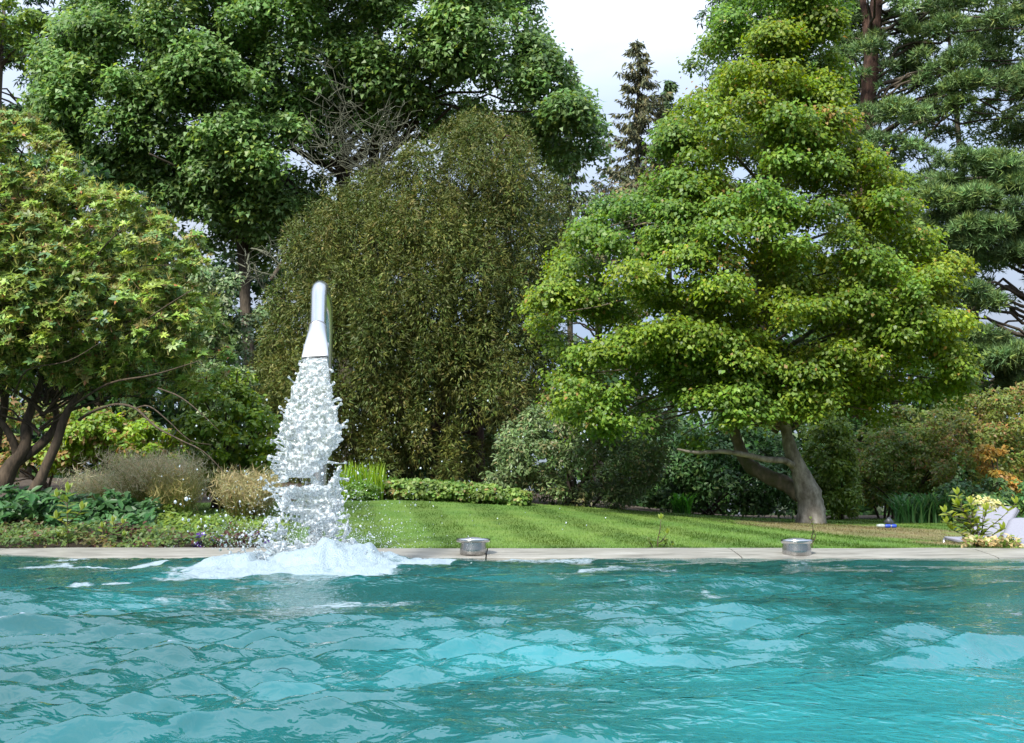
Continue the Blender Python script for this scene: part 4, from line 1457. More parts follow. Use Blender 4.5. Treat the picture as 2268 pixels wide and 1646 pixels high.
# ------------------------------------------------------------------ maple
MB_Y = 17.6
b0 = P(1797, 1160, MB_Y)
maple = thing('maple_tree', 'bright green maple with a pale leaning trunk and tiered foliage on the lawn', 'tree', b0)
# tiers of foliage: each pad is (px, py, half width px, depth offset m)
MAP_OUT = [(1150, 690), (1215, 640), (1190, 600), (1265, 540), (1270, 500), (1380, 440), (1430, 400), (1440, 330), (1500, 250), (1540, 190), (1530, 130), (1590, 70), (1600, 10), (1700, -40), (1820, -30), (1850, 90), (1855, 200), (1835, 280), (1850, 330), (1960, 380), (1980, 440), (2000, 520), (2010, 580), (2110, 600), (2070, 680), (2110, 720), (2080, 780), (2140, 850), (2120, 880), (1960, 880), (1900, 930), (1840, 900), (1800, 930), (1690, 940), (1600, 930), (1520, 890), (1440, 910), (1380, 960), (1290, 960), (1210, 900), (1200, 850), (1250, 810), (1200, 760)]
c1, r1 = clumps(MAP_OUT, 17.4, 2.4, 470, (20, 64), front=0.8, dmax=260)
# rims of the outline, so that the tiers end in tips
rim = []
mo = np.array(MAP_OUT, float)
cen = np.array([1660, 560.0])
for i in range(len(mo)):
    a_, b__ = mo[i], mo[(i + 1) % len(mo)]
    m_ = max(1, int(np.linalg.norm(b__ - a_) / 34))
    for j in range(m_):
        q_ = a_ + (b__ - a_) * j / m_
        rim.append(q_ + (cen - q_) / np.linalg.norm(cen - q_) * random.uniform(14, 34))
rim = np.array(rim)
c2 = P(rim[:, 0], rim[:, 1], 17.4 + RNG.normal(size=len(rim)) * 0.5)
r2 = RNG.uniform(18, 32, len(rim)) * 17.4 / F_PX
low_c, low_r = [], []
for (poly_, n_, yy0) in [([(1220, 860), (1440, 850), (1480, 930), (1400, 975), (1270, 985), (1215, 930)], 26, 16.2), ([(1480, 860), (1690, 850), (1720, 940), (1640, 965), (1540, 945)], 24, 16.0),
                       ([(1680, 860), (1840, 860), (1850, 915), (1790, 945), (1690, 940)], 14, 16.3), ([(1900, 850), (2090, 820), (2150, 865), (2130, 905), (2000, 900), (1930, 960), (1880, 940)], 26, 17.2),
                       ([(1440, 950), (1560, 965), (1620, 985), (1560, 1000), (1470, 985)], 7, 16.7)]:
    q1, q2 = clumps(poly_, yy0, 0.5, n_, (16, 34), front=0.6)
    low_c.append(q1); low_r.append(q2)
mc, mr_ = np.concatenate([c1, c2] + low_c), np.concatenate([r1, r2] + low_r)
p, d, ci = leaf_pts(mc, mr_, 225000, flat=0.46, up=0.6, shell=0.5)
p += RNG.normal(size=p.shape) * 0.06
# leaves droop over the rim of each pad
nn = unit(d * 0.45 + np.array([0, 0, 0.5]) + OPEN * 0.42 + RNG.normal(size=d.shape) * 0.38)
hd = d * np.array([1, 1, 0.0])
tt = unit(hd * 1.1 + RNG.normal(size=d.shape) * 0.6 + np.array([0, 0, -0.55]))
tt = unit(tt - (tt * nn).sum(-1, keepdims=True) * nn)
bb = np.cross(nn, tt)
tone = vnoise(p[:, 0] * 0.55, p[:, 1] * 0.55, p[:, 2] * 0.55)
fine_t = vnoise(p[:, 0] * 2.2, p[:, 1] * 2.2, p[:, 2] * 2.2)
mcol = colours(len(p), ci, G_MAPLE, jit=0.16, cj=0.10, clump_pal=0.3, fac=(1.3, 1.25, 1.2))
mcol = np.clip(mcol * (1 + 0.16 * fine_t[:, None]) * (1 + tone[:, None] * np.array([0.30, 0.10, -0.35])), 0.005, 0.9)
ln = RNG.uniform(0.045, 0.088, len(p))
link('foliage', kite_mesh('foliage', p, nn, tt, bb, ln, ln * 0.75, mcol, 0.12, 0.25), maple, M_LEAF, 'stuff')
limb(maple, 'trunk', [(1795, 1185, 17.6, 40), (1796, 1160, 17.6, 34), (1797, 1128, 17.6, 29), (1790, 1095, 17.6, 27), (1770, 1040, 17.6, 18), (1752, 1000, 17.6, 15), (1740, 950, 17.6, 12), (1725, 900, 17.6, 11), (1700, 800, 17.6, 9), (1680, 640, 17.7, 8), (1700, 480, 17.8, 7), (1690, 300, 17.9, 5), (1700, 120, 18, 3)], M_BARK_PALE, 18, 0.012)
limb(maple, 'branch', [(1778, 1100, 17.7, 20), (1745, 1075, 17.9, 19), (1700, 1055, 18.0, 17), (1660, 1030, 18.2, 15), (1640, 995, 18.3, 13), (1625, 940, 18.3, 10), (1630, 860, 18.3, 8), (1590, 740, 18.3, 6), (1500, 640, 18.2, 3)], M_BARK_MOSS, 12, 0.04)
limb(maple, 'branch', [(1755, 1030, 17.5, 8), (1735, 1020, 17.3, 7.5), (1700, 1018, 17.1, 7), (1655, 1008, 16.9, 6), (1600, 1000, 16.8, 5), (1545, 1003, 16.7, 4), (1500, 995, 16.6, 2)], M_BARK_PALE, 9, 0.05)
limb(maple, 'branch', [(1728, 910, 17.6, 8), (1690, 890, 17.2, 7), (1660, 860, 16.9, 6), (1630, 800, 16.6, 4), (1560, 720, 16.3, 2)], M_BARK_MOSS, 9, 0.05)
limb(maple, 'branch', [(1700, 800, 17.6, 7), (1760, 760, 17.4, 6), (1850, 700, 17.2, 4), (1980, 640, 17, 2)], M_BARK_PALE, 8, 0.05)
limb(maple, 'branch', [(1690, 600, 17.7, 6), (1600, 520, 17.4, 4), (1470, 440, 17.2, 2)], M_BARK_PALE, 8, 0.05)
limb(maple, 'branch', [(1740, 950, 17.6, 7), (1800, 880, 17.8, 5), (1900, 850, 17.9, 4), (2060, 850, 18, 2)], M_BARK_MOSS, 8, 0.05)
mmain = np.array([P(1740, 950, 17.6), P(1690, 640, 17.7), P(1700, 480, 17.8), P(1695, 200, 17.9)])
branches_from('branches', mc, mr_, lambda tg: np.array([np.interp(tg[2] - 0.3, mmain[:, 2], mmain[:, 0]), 17.7, np.clip(tg[2] - 0.3, mmain[0, 2], mmain[-1, 2])]), 90, maple, M_BARK_MOSS, 0.035, 4, 3)


# ------------------------------------------------------------------ shrubs along the far edge of the lawn
def shrub(name, label, poly, Y, T, n, rpx, leaves, size, pal, cat='shrub', group=None, mat=None, flat=0.8, shape='kite', aspect=0.5, stems=6, **kw):
    poly = np.asarray(poly, float)
    tx = poly[:, 0].mean()
    b0 = tree_base(tx, Y)
    t = thing(name, label, cat, b0, group)
    c, r = clumps(poly, Y, T, n, rpx, front=kw.get('front', 0.85), dmax=kw.get('dmax'))
    g = ground_z(c[:, 0], c[:, 1])
    c[:, 2] = np.maximum(c[:, 2], g + 0.05)
    p, d, ci = leaf_pts(c, r, leaves, flat=flat, up=kw.get('up', 0.3), shell=kw.get('shell', 0.55))
    p[:, 2] = np.maximum(p[:, 2], ground_z(p[:, 0], p[:, 1]) + 0.01)
    nn, tt, bb = frames(d, up=kw.get('upn', 0.6), rnd=kw.get('rnd', 0.5), droop=kw.get('droop', 0.3))
    colr = colours(len(p), ci, pal, clump_pal=kw.get('cp', 0.3), jit=kw.get('jit', 0.18), cj=kw.get('cj', 0.14))
    ln = size * RNG.uniform(0.7, 1.25, len(p))
    f = {'kite': kite_mesh, 'oval': oval_mesh}[shape]
    link('foliage', f('foliage', p, nn, tt, bb, ln, ln * aspect, colr), t, mat or M_LEAF, 'stuff')
    if stems:
        mb = MB()
        for i in RNG.choice(len(c), min(stems, len(c)), replace=False):
            a_ = np.array([b0[0] + random.uniform(-0.3, 0.3), Y + random.uniform(-0.2, 0.2), 0]); a_[2] = ground_z(a_[0], a_[1]) - 0.05
            mb.tube(catmull(np.array([a_, (a_ + c[i]) / 2 + np.array([0, 0, 0.15]), c[i]]), np.linspace(0, 2, 7)), np.linspace(0.03, 0.008, 7), 5, cap=False)
        link('stems', mb.mesh('stems'), t, M_BARK_BROWN, 'stuff')
    return t, c, r


shrub('rhododendron_bush', 'rounded grey green rhododendron bush between the yew and the maple', [(1065, 1060), (1080, 1000), (1120, 940), (1190, 900), (1260, 890), (1340, 900), (1420, 880), (1480, 930), (1490, 1010), (1440, 1080), (1380, 1130), (1240, 1125), (1130, 1090)], 19.8, 1.5, 240, (13, 30), 21000, 0.085,
      [((0.075, 0.125, 0.05), 4), ((0.055, 0.105, 0.038), 3), ((0.11, 0.12, 0.06), 1.4), ((0.10, 0.16, 0.07), 1.5)], mat=M_GLOSS, aspect=0.4, stems=8)
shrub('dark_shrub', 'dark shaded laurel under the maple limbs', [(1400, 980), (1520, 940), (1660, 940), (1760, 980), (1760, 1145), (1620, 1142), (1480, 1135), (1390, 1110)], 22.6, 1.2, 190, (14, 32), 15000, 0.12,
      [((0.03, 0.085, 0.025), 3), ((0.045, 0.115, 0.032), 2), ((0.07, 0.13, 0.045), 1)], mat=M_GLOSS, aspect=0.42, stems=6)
shrub('green_shrub', 'upright leafy hedge shrub close behind the leaning trunk', [(1775, 1130), (1770, 1010), (1790, 930), (1830, 890), (1870, 950), (1885, 1040), (1892, 1140), (1830, 1148)], 21.2, 0.8, 110, (12, 26), 11000, 0.085,
      [((0.11, 0.18, 0.035), 3), ((0.085, 0.15, 0.03), 3), ((0.14, 0.2, 0.04), 1)], aspect=0.5, droop=0.9)
shrub('green_shrub', 'mixed yellow green shrub between the maple and the rusty bushes', [(1870, 1120), (1880, 980), (1920, 920), (1990, 900), (2060, 930), (2040, 1010), (1990, 1090), (1960, 1120)], 23, 1.1, 120, (14, 30), 10000, 0.10,
      [((0.11, 0.18, 0.04), 3), ((0.15, 0.2, 0.045), 2), ((0.17, 0.16, 0.06), 1), ((0.06, 0.12, 0.03), 1)])
shrub('autumn_shrub', 'broad shrub turning rusty orange behind the loungers', [(2010, 1120), (2030, 1000), (2060, 900), (2130, 870), (2200, 860), (2280, 850), (2430, 860), (2430, 1140), (2200, 1130), (2100, 1125)], 20.6, 1.5, 250, (14, 30), 21000, 0.08, G_AUT, cp=0.55)
at_, ac_, ar_ = shrub('autumn_shrub', 'small clump of golden orange leaves in front of the rusty shrub', [(2150, 1010), (2180, 985), (2232, 990), (2235, 1005), (2190, 1012), (2205, 1040), (2245, 1055), (2260, 1085), (2215, 1100), (2195, 1060)], 18.9, 0.25, 46, (8, 16), 1500, 0.075,
                      [((0.26, 0.17, 0.04), 3), ((0.22, 0.17, 0.04), 2), ((0.16, 0.15, 0.035), 1)], stems=4)
shrub('autumn_shrub', 'low reddish green shrub beside the strappy clump', [(1890, 1060), (1930, 960), (2000, 940), (2080, 960), (2100, 1050), (2060, 1100), (1950, 1105)], 21.6, 0.9, 90, (12, 26), 7500, 0.08, [((0.11, 0.17, 0.04), 4), ((0.16, 0.145, 0.055), 2), ((0.07, 0.13, 0.03), 3)], cp=0.5)
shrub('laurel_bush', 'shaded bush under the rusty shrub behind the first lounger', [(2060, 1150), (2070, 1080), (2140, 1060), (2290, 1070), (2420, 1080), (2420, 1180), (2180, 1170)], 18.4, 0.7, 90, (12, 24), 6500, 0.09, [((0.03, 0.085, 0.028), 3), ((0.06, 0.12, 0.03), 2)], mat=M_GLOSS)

# strappy leaved clumps
def strappy(name, label, px0, px1, pbase, ptop, Y, n, pal, width=0.03, arch=0.8, cat='plant', dY=0.5):
    xs_ = RNG.uniform(px0, px1, n)
    Ys = Y + RNG.uniform(-dY, dY, n)
    b0 = tree_base((px0 + px1) / 2, Y)
    t = thing(name, label, cat, b0)
    Xw = (xs_ - 1134) / F_PX * Ys
    bz = ground_z(Xw, Ys)
    H = (pbase - ptop) * Y / F_PX
    colr = colours(n, None, pal, jit=0.2)
    hh = H * RNG.uniform(0.55, 1.15, n)
    az = RNG.uniform(0, 2 * math.pi, n)
    out_ = hh * arch * RNG.uniform(0.3, 1.0, n)
    dxy = np.stack([np.cos(az), np.sin(az)], -1)
    sd_ = np.stack([-np.sin(az), np.cos(az), 0 * az], -1)
    nseg = 4
    v = np.zeros((n, nseg * 2 + 1, 3), np.float32)
    for j in range(nseg + 1):
        u = j / nseg
        c = np.stack([Xw + dxy[:, 0] * out_ * u ** 1.6, Ys + dxy[:, 1] * out_ * u ** 1.6, bz + hh * (1.35 * u - 0.55 * arch * u ** 2.6)], -1)
        w_ = width * (1 - 0.55 * u)
        if j < nseg:
            v[:, j * 2] = c - sd_ * w_ / 2
            v[:, j * 2 + 1] = c + sd_ * w_ / 2
        else:
            v[:, nseg * 2] = c
    F_ = []
    b_ = np.arange(n)[:, None] * (nseg * 2 + 1)
    for j in range(nseg - 1):
        F_.append(b_ + np.array([[2 * j, 2 * j + 1, 2 * j + 3, 2 * j + 2]]))
    tip = b_ + np.array([[2 * nseg - 2, 2 * nseg - 1, 2 * nseg, 2 * nseg]])
    V_ = v.reshape(-1, 3)
    me = bpy.data.meshes.new('foliage')
    fl_ = np.concatenate(F_).tolist() + [q_[:3] for q_ in tip.tolist()]
    me.from_pydata(V_.tolist(), [], fl_)
    a_ = me.color_attributes.new('col', 'FLOAT_COLOR', 'POINT')
    c4 = np.ones((len(V_), 4), np.float32); c4[:, :3] = np.repeat(colr, nseg * 2 + 1, 0)
    a_.data.foreach_set('color', c4.ravel())
    link('foliage', me, t, M_LEAF, 'stuff')
    return t


strappy('strappy_plant', 'dark strappy leaved clump on the lawn edge beyond the loungers', 1975, 2085, 1160, 1085, 18.6, 420, [((0.03, 0.10, 0.035), 3), ((0.06, 0.15, 0.06), 2), ((0.10, 0.17, 0.07), 0.8)], 0.035, 1.0)
strappy('strappy_plant', 'bright upright grassy clump on the lawn edge beside the jet', 755, 850, 1100, 1035, 17.5, 420, [((0.12, 0.22, 0.02), 3), ((0.09, 0.19, 0.02), 2), ((0.16, 0.24, 0.03), 1)], 0.025, 0.35)
strappy('strappy_plant', 'row of leafy perennials behind the low clipped edging', 840, 1070, 1085, 1048, 19.0, 900, [((0.06, 0.14, 0.035), 3), ((0.09, 0.17, 0.045), 2), ((0.04, 0.10, 0.03), 2)], 0.045, 0.9, dY=0.7)
strappy('fern', 'small bright fern in the dark under the maple', 1490, 1525, 1136, 1085, 20.2, 90, [((0.05, 0.17, 0.03), 3), ((0.04, 0.13, 0.03), 2)], 0.05, 1.0, dY=0.15)

shrub('edging_plants', 'low clipped leafy edging along the far lawn by the yew', [(838, 1112), (835, 1085), (860, 1068), (930, 1066), (1000, 1070), (1080, 1078), (1150, 1086), (1180, 1100), (1160, 1120), (1000, 1116)], 17.9, 0.7, 210, (8, 14), 9000, 0.07,
      [((0.10, 0.18, 0.045), 3), ((0.13, 0.20, 0.06), 2), ((0.07, 0.14, 0.03), 2), ((0.17, 0.15, 0.07), 0.4)], cat='ground cover', flat=0.8, shape='oval', aspect=0.75, stems=0)
shrub('edging_plants', 'soft green mound at the near end of the clipped edging', [(770, 1110), (772, 1078), (800, 1066), (838, 1072), (842, 1108), (800, 1112)], 17.2, 0.4, 60, (7, 12), 3000, 0.045,
      [((0.07, 0.15, 0.03), 3), ((0.09, 0.17, 0.04), 2)], cat='ground cover', stems=0)

# ------------------------------------------------------------------ shrubs behind the rhododendron, left of the jet
shrub('silver_shrub', 'grey green small leaved shrub between the rhododendron and the yew', [(430, 640), (470, 590), (520, 600), (570, 640), (580, 720), (560, 800), (590, 880), (560, 1000), (470, 1000), (430, 850), (440, 740)], 18.5, 1.0, 130, (12, 26), 11000, 0.085, G_SILV, mat=M_GLOSS, aspect=0.55, droop=0.8, stems=8)
shrub('leafy_shrub', 'yellow green leafy shrub with thin stems beside the jet', [(400, 1050), (400, 940), (450, 860), (490, 810), (560, 830), (590, 900), (640, 960), (630, 1060), (560, 1110), (470, 1090)], 15.2, 0.8, 150, (9, 22), 7500, 0.08, G_SHRUB, aspect=0.6, flat=0.7, stems=26, shape='oval')
shrub('leafy_shrub', 'lime green shrub glowing under the rhododendron boughs', [(110, 1040), (130, 950), (200, 910), (300, 930), (400, 950), (440, 1010), (420, 1060), (330, 1040), (240, 1020), (160, 1060)], 17.0, 0.9, 130, (10, 22), 7500, 0.085, [((0.13, 0.22, 0.025), 3), ((0.10, 0.19, 0.025), 2), ((0.17, 0.13, 0.05), 1.2)], aspect=0.6, stems=14, shape='oval')
shrub('leafy_shrub', 'brownish flowered shrub far under the rhododendron boughs', [(-150, 1060), (-100, 900), (60, 880), (200, 900), (330, 910), (360, 980), (200, 1010), (60, 1070)], 20.5, 0.9, 110, (12, 26), 7000, 0.1, [((0.12, 0.15, 0.04), 3), ((0.17, 0.12, 0.06), 2), ((0.07, 0.13, 0.03), 3)], aspect=0.6, stems=6)


# ------------------------------------------------------------------ feathery grasses
def feather(label, px0, px1, pbase, ptop, Y, n, dY, stem_pal, plume_pal, up_pl=10):
    t = thing('ornamental_grass', label, 'grass clump', tree_base((px0 + px1) / 2, Y), 'feathery grasses behind the border')
    xs_ = RNG.normal((px0 + px1) / 2, (px1 - px0) / 7, n); Ys = Y + RNG.uniform(-dY, dY, n) * 0.5
    X0 = (xs_ - 1134) / F_PX * Ys
    z0 = ground_z(X0, Ys)
    xt = RNG.uniform(px0, px1, n)
    H = (pbase - ptop) * Y / F_PX * RNG.uniform(0.55, 1.08, n)
    X1 = (xt - 1134) / F_PX * Ys
    Yt = Ys + RNG.normal(size=n) * dY * 0.8
    p = np.stack([X0, Ys, z0], -1); q_ = np.stack([X1, Yt, z0 + H], -1)
    cs = colours(n, None, stem_pal, jit=0.15)
    side = unit(np.cross(q_ - p, RNG.normal(size=p.shape)))
    link('stems', tri_blades('stems', p, q_ - p, side, 0.012, cs), t, M_GRASS, 'stuff')
    k_ = up_pl
    f = np.repeat(RNG.uniform(0.55, 1.0, n), 1)
    pp = np.repeat(p, k_, 0) + np.repeat(q_ - p, k_, 0) * RNG.uniform(0.5, 1.0, n * k_)[:, None]
    dd_ = unit(RNG.normal(size=pp.shape) + np.array([0, 0, 0.7])) * RNG.uniform(0.05, 0.14, n * k_)[:, None]
    sd_ = unit(np.cross(dd_, RNG.normal(size=dd_.shape)))
    cp_ = colours(n * k_, None, plume_pal, jit=0.16)
    link('plumes', tri_blades('plumes', pp, dd_, sd_, 0.010, cp_), t, M_GRASS, 'stuff')
    return t


BEI = [((0.42, 0.41, 0.33), 3), ((0.36, 0.35, 0.26), 2), ((0.30, 0.34, 0.2), 1)]
STG = [((0.17, 0.20, 0.08), 2), ((0.11, 0.14, 0.045), 2), ((0.22, 0.18, 0.09), 1)]
feather('wide beige plumed grass clump in the middle of the border', 250, 470, 1140, 1015, 14.2, 1300, 0.7, STG, BEI)
feather('pale plumed grass beside the rhododendron stem', 170, 300, 1120, 1040, 14.8, 600, 0.5, STG, BEI)
feather('dull olive plumed grass right beside the falling water', 490, 620, 1175, 1065, 12.6, 800, 0.4, STG, [((0.24, 0.23, 0.14), 3), ((0.19, 0.20, 0.11), 2)])
feather('thin green stemmed grass in front of the wide plumed clump', 340, 450, 1165, 1060, 13.0, 420, 0.35, [((0.09, 0.15, 0.035), 3), ((0.14, 0.17, 0.05), 1)], [((0.21, 0.2, 0.09), 2)], 5)


# ------------------------------------------------------------------ border plants near the coping
def border(name, label, px0, px1, Y0, Y1, h0, h1, n, size, pal, aspect=0.55, mat=None, shape='oval', up=0.8, kind='stuff'):
    x_ = RNG.uniform(px0, px1, n)
    y_ = RNG.uniform(Y0, Y1, n)
    X_ = (x_ - 1134) / F_PX * y_
    z_ = ground_z(X_, y_)
    lump = 0.55 + 0.45 * vnoise(X_ * 2.2, y_ * 2.2 + 3)
    hz_ = (h0 + (h1 - h0) * np.sqrt(RNG.random(n))) * np.clip(lump * 1.3, 0.25, 1.3)
    p_ = np.stack([X_, y_, z_ + hz_], -1)
    d_ = unit(RNG.normal(size=p_.shape) * 0.7 + np.array([0, -0.3, 0.8]))
    n_, t_, b_ = frames(d_, up=up, rnd=0.45, droop=0.25)
    ci_ = (np.floor(X_ * 3).astype(int) * 31 + np.floor(y_ * 3).astype(int)) % 61
    c_ = colours(n, ci_, pal, jit=0.18, cj=0.14, clump_pal=0.55)
    ln_ = size * RNG.uniform(0.65, 1.3, n)
    f = oval_mesh if shape == 'oval' else kite_mesh
    me = f(name, p_, n_, t_, b_, ln_, ln_ * aspect, c_)
    o = link(name, me, None, mat or M_LEAF, kind)
    tag(o, label, 'ground cover')
    return o


border('red_leaf_carpet', 'low carpet of green and wine red leaves along the coping', -300, 640, 9.72, 11.2, 0.02, 0.17, 9500, 0.05,
       [((0.06, 0.11, 0.035), 5), ((0.065, 0.028, 0.025), 1.2), ((0.085, 0.045, 0.035), 0.7), ((0.085, 0.14, 0.035), 2.5), ((0.09, 0.09, 0.04), 1.2)])
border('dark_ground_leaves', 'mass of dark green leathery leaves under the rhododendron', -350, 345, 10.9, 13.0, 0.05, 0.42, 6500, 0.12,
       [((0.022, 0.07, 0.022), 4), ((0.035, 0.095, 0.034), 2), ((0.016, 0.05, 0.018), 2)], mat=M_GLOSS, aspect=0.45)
border('pale_ground_leaves', 'bright green low foliage between the plumed grasses and the jet', 330, 640, 10.8, 13.0, 0.03, 0.20, 4200, 0.06,
       [((0.09, 0.16, 0.03), 3), ((0.12, 0.19, 0.035), 2), ((0.06, 0.12, 0.03), 2)], aspect=0.45)
for (px, py, lab) in [(447, 1186, 'purple flower head nearest the red carpet edge'), (480, 1193, 'purple flower head low above the coping by the splash'), (572, 1186, 'purple flower head tucked behind the splash tip'), (590, 1200, 'purple flower head against the foot of the jet'), (436, 1203, 'purple flower head lowest over the coping')]:
    c = P(px, py, 9.95)
    t = thing('purple_flower', lab, 'flower', (c[0], c[1], float(ground_z(c[0], c[1]))), 'purple flowers by the coping')
    d_ = unit(RNG.normal(size=(46, 3)))
    pp = c + d_ * np.array([0.05, 0.05, 0.035]) * RNG.random((46, 1)) ** 0.4
    n_, t_, b_ = frames(d_, 0.3, 0.4, 0.0)
    link('petals', kite_mesh('petals', pp, n_, t_, b_, 0.03, 0.022, colours(46, None, [((0.13, 0.05, 0.36), 3), ((0.19, 0.08, 0.42), 1)], jit=0.2, fac=(1, 1, 1))), t, M_LEAF)
    mb = MB(); mb.tube([np.array([c[0], c[1], float(ground_z(c[0], c[1]))]), c], [0.004, 0.003], 5)
    link('stem', mb.mesh('stem'), t, M_BARK_BROWN)

# ------------------------------------------------------------------ individual leaves
def leaf_proto(col, name='leaf', seg=4, mat=None, aspect=0.4, fold=0.16, curl=0.22):
    """unit leaf along +Y with its own thickness of form: a folded, curled blade"""
    vs, fs = [], []
    for j in range(seg + 1):
        u = j / seg
        w = aspect * 0.5 * (math.sin(math.pi * min(u * 0.92 + 0.06, 1)) ** 0.75 if u < 1 else 0.02)
        z = -curl * u * u
        vs += [(-w, u, z + fold * w), (0, u, z), (w, u, z + fold * w)]
    for j in range(seg):
        a_ = j * 3
        fs += [(a_, a_ + 1, a_ + 4, a_ + 3), (a_ + 1, a_ + 2, a_ + 5, a_ + 4)]
    me = bpy.data.meshes.new(name)
    me.from_pydata(vs, [], fs)
    me.polygons.foreach_set('use_smooth', [True] * len(fs))
    at_ = me.color_attributes.new('col', 'FLOAT_COLOR', 'POINT')
    c4 = np.ones((len(vs), 4), np.float32); c4[:, :3] = col
    at_.data.foreach_set('color', c4.ravel())
    me.materials.append(mat or M_GLOSS)
    return me


def put_leaf(me, parent, p, n, t, L_, label=None):
    o = bpy.data.objects.new('leaf', me)
    COL.objects.link(o)
    o.parent = parent
    b_ = np.cross(t, n)
    M = Matrix(((b_[0], t[0], n[0], p[0]), (b_[1], t[1], n[1], p[1]), (b_[2], t[2], n[2], p[2]), (0, 0, 0, 1)))
    o.matrix_basis = Matrix.Translation(-Vector(parent.location)) @ M @ Matrix.Scale(L_, 4)
    return o


# ------------------------------------------------------------------ the near rhododendron
RY = 12.6
rh = thing('rhododendron_tree', 'old rhododendron with twisting brown stems and yellow green leaf rosettes over the border', 'shrub', tree_base(60, RY))
RH = [(-170, 330), (-90, 290), (20, 272), (110, 280), (165, 330), (195, 400), (290, 445), (370, 462), (372, 492), (450, 512), (445, 560), (470, 600), (470, 660), (500, 720), (505, 800), (480, 870), (420, 880), (330, 900), (250, 880), (170, 880), (80, 850), (-60, 900), (-170, 920)]
c, r = clumps(RH, RY, 1.6, 820, (12, 28), front=0.8, dmax=230)
clow, rlow = clumps([(-60, 640), (200, 600), (430, 640), (495, 740), (480, 860), (330, 890), (120, 880), (-60, 880)], RY, 1.6, 240, (12, 24), front=0.92, dmax=130)
c, r = np.concatenate([c, clow]), np.concatenate([r, rlow])
# rosettes of leaves on the clumps
NRS = 17500
p, d, ci = leaf_pts(c, r, NRS, flat=0.62, up=0.75, shell=0.6)
dr_ = unit(d * 0.55 + np.array([0, 0, 0.5]) + OPEN * 0.65 + RNG.normal(size=d.shape) * 0.3)
KL = 7
pp = np.repeat(p, KL, 0)
ax_ = np.repeat(dr_, KL, 0)
e1 = unit(np.cross(ax_, np.repeat(RNG.normal(size=p.shape), KL, 0)))
e2 = np.cross(ax_, e1)
ang = np.tile(np.arange(KL) * 2 * math.pi / KL, NRS) + RNG.normal(size=NRS * KL) * 0.25
lift = RNG.uniform(0.05, 0.75, NRS * KL)
tt = unit(e1 * np.cos(ang)[:, None] + e2 * np.sin(ang)[:, None] + ax_ * lift[:, None])
nn = unit(ax_ - (ax_ * tt).sum(-1, keepdims=True) * tt)
rc = colours(NRS, ci, G_RHODO, jit=0.12, cj=0.13, clump_pal=0.5)
lcol = np.repeat(rc, KL, 0) * (1 + RNG.normal(size=(NRS * KL, 1)) * 0.12)
old = RNG.random(NRS * KL) < 0.012
lcol[old] = np.array([0.36, 0.15, 0.05])
lcol = np.clip(lcol, 0.005, 0.8)
ln = np.repeat(RNG.uniform(0.042, 0.088, NRS), KL) * RNG.uniform(0.8, 1.15, NRS * KL)
# the 300 leaves that stand out most towards the pool are single leaves
vis = inside_poly([(0, 285), (110, 285), (200, 420), (440, 520), (490, 720), (470, 860), (0, 860)], (pp[:, 0] / pp[:, 1] * F_PX + 1134), 1165 - (pp[:, 2] - CAM_Z) / pp[:, 1] * F_PX)
score = np.where(vis, pp[:, 1] - 6 * ln, 99)
single = np.zeros(len(pp), bool); single[np.argsort(score)[:300]] = True
rest = ~single
link('foliage', kite_mesh('foliage', pp[rest], nn[rest], tt[rest], np.cross(nn, tt)[rest], ln[rest], ln[rest] * 0.42, lcol[rest], 0.12, 0.15), rh, M_GLOSS, 'stuff')
protos = [leaf_proto(cc_) for cc_ in [(0.10, 0.18, 0.035), (0.14, 0.21, 0.03), (0.08, 0.165, 0.065), (0.11, 0.15, 0.03), (0.10, 0.20, 0.08)]]
for i in np.where(single)[0]:
    put_leaf(protos[i // 7 % 5], rh, pp[i], nn[i], tt[i], float(ln[i]) * 1.2)
# brown twigs and spent shoots inside
k = RNG.choice(NRS, 7000, replace=False)
tw_d = unit(np.array([0, 0, 0.9]) + d[k] * 0.5 + RNG.normal(size=(len(k), 3)) * 0.35)
ln_ = RNG.uniform(0.07, 0.19, len(k))
tri_c = colours(len(k), None, [((0.19, 0.20, 0.07), 3), ((0.12, 0.08, 0.045), 1), ((0.22, 0.25, 0.08), 3)], jit=0.2)
link('shoots', tri_blades('shoots', p[k] - tw_d * ln_[:, None] * 0.9, tw_d * ln_[:, None] * 1.1, unit(np.cross(tw_d, RNG.normal(size=tw_d.shape))), 0.008, tri_c), rh, M_GRASS, 'stuff')
k = RNG.choice(NRS, 9000, replace=False)
link('spent_heads', tufts('spent_heads', p[k] + RNG.normal(size=(len(k), 3)) * 0.05, dr_[k], 6, 0.085, 0.010, colours(len(k), None, [((0.19, 0.24, 0.065), 4), ((0.19, 0.19, 0.07), 2), ((0.14, 0.08, 0.045), 0.4)], jit=0.2), 0.9), rh, M_GRASS, 'stuff')
STEMS = [
    [(2, 1085, 12.4, 26), (20, 1040, 12.4, 24), (55, 990, 12.4, 17), (60, 930, 12.5, 14), (90, 850, 12.5, 10), (100, 760, 12.4, 6), (90, 620, 12.2, 3)],
    [(55, 1120, 12.2, 17), (90, 1060, 12.2, 15), (125, 980, 12.2, 13), (150, 910, 12.2, 11), (185, 860, 12.2, 8), (210, 780, 12.1, 5), (240, 640, 11.9, 3)],
    [(30, 1030, 12.4, 15), (90, 985, 12.5, 12), (125, 935, 12.6, 10), (120, 870, 12.6, 7), (160, 780, 12.6, 4)],
    [(-40, 1080, 12.8, 18), (-10, 980, 12.8, 15), (10, 880, 12.8, 11), (-20, 760, 12.7, 7), (20, 620, 12.4, 4), (40, 450, 12.1, 2)],
    [(40, 1010, 12.4, 13), (20, 960, 12.3, 10), (-30, 900, 12.2, 8), (-120, 820, 12, 5)],
]
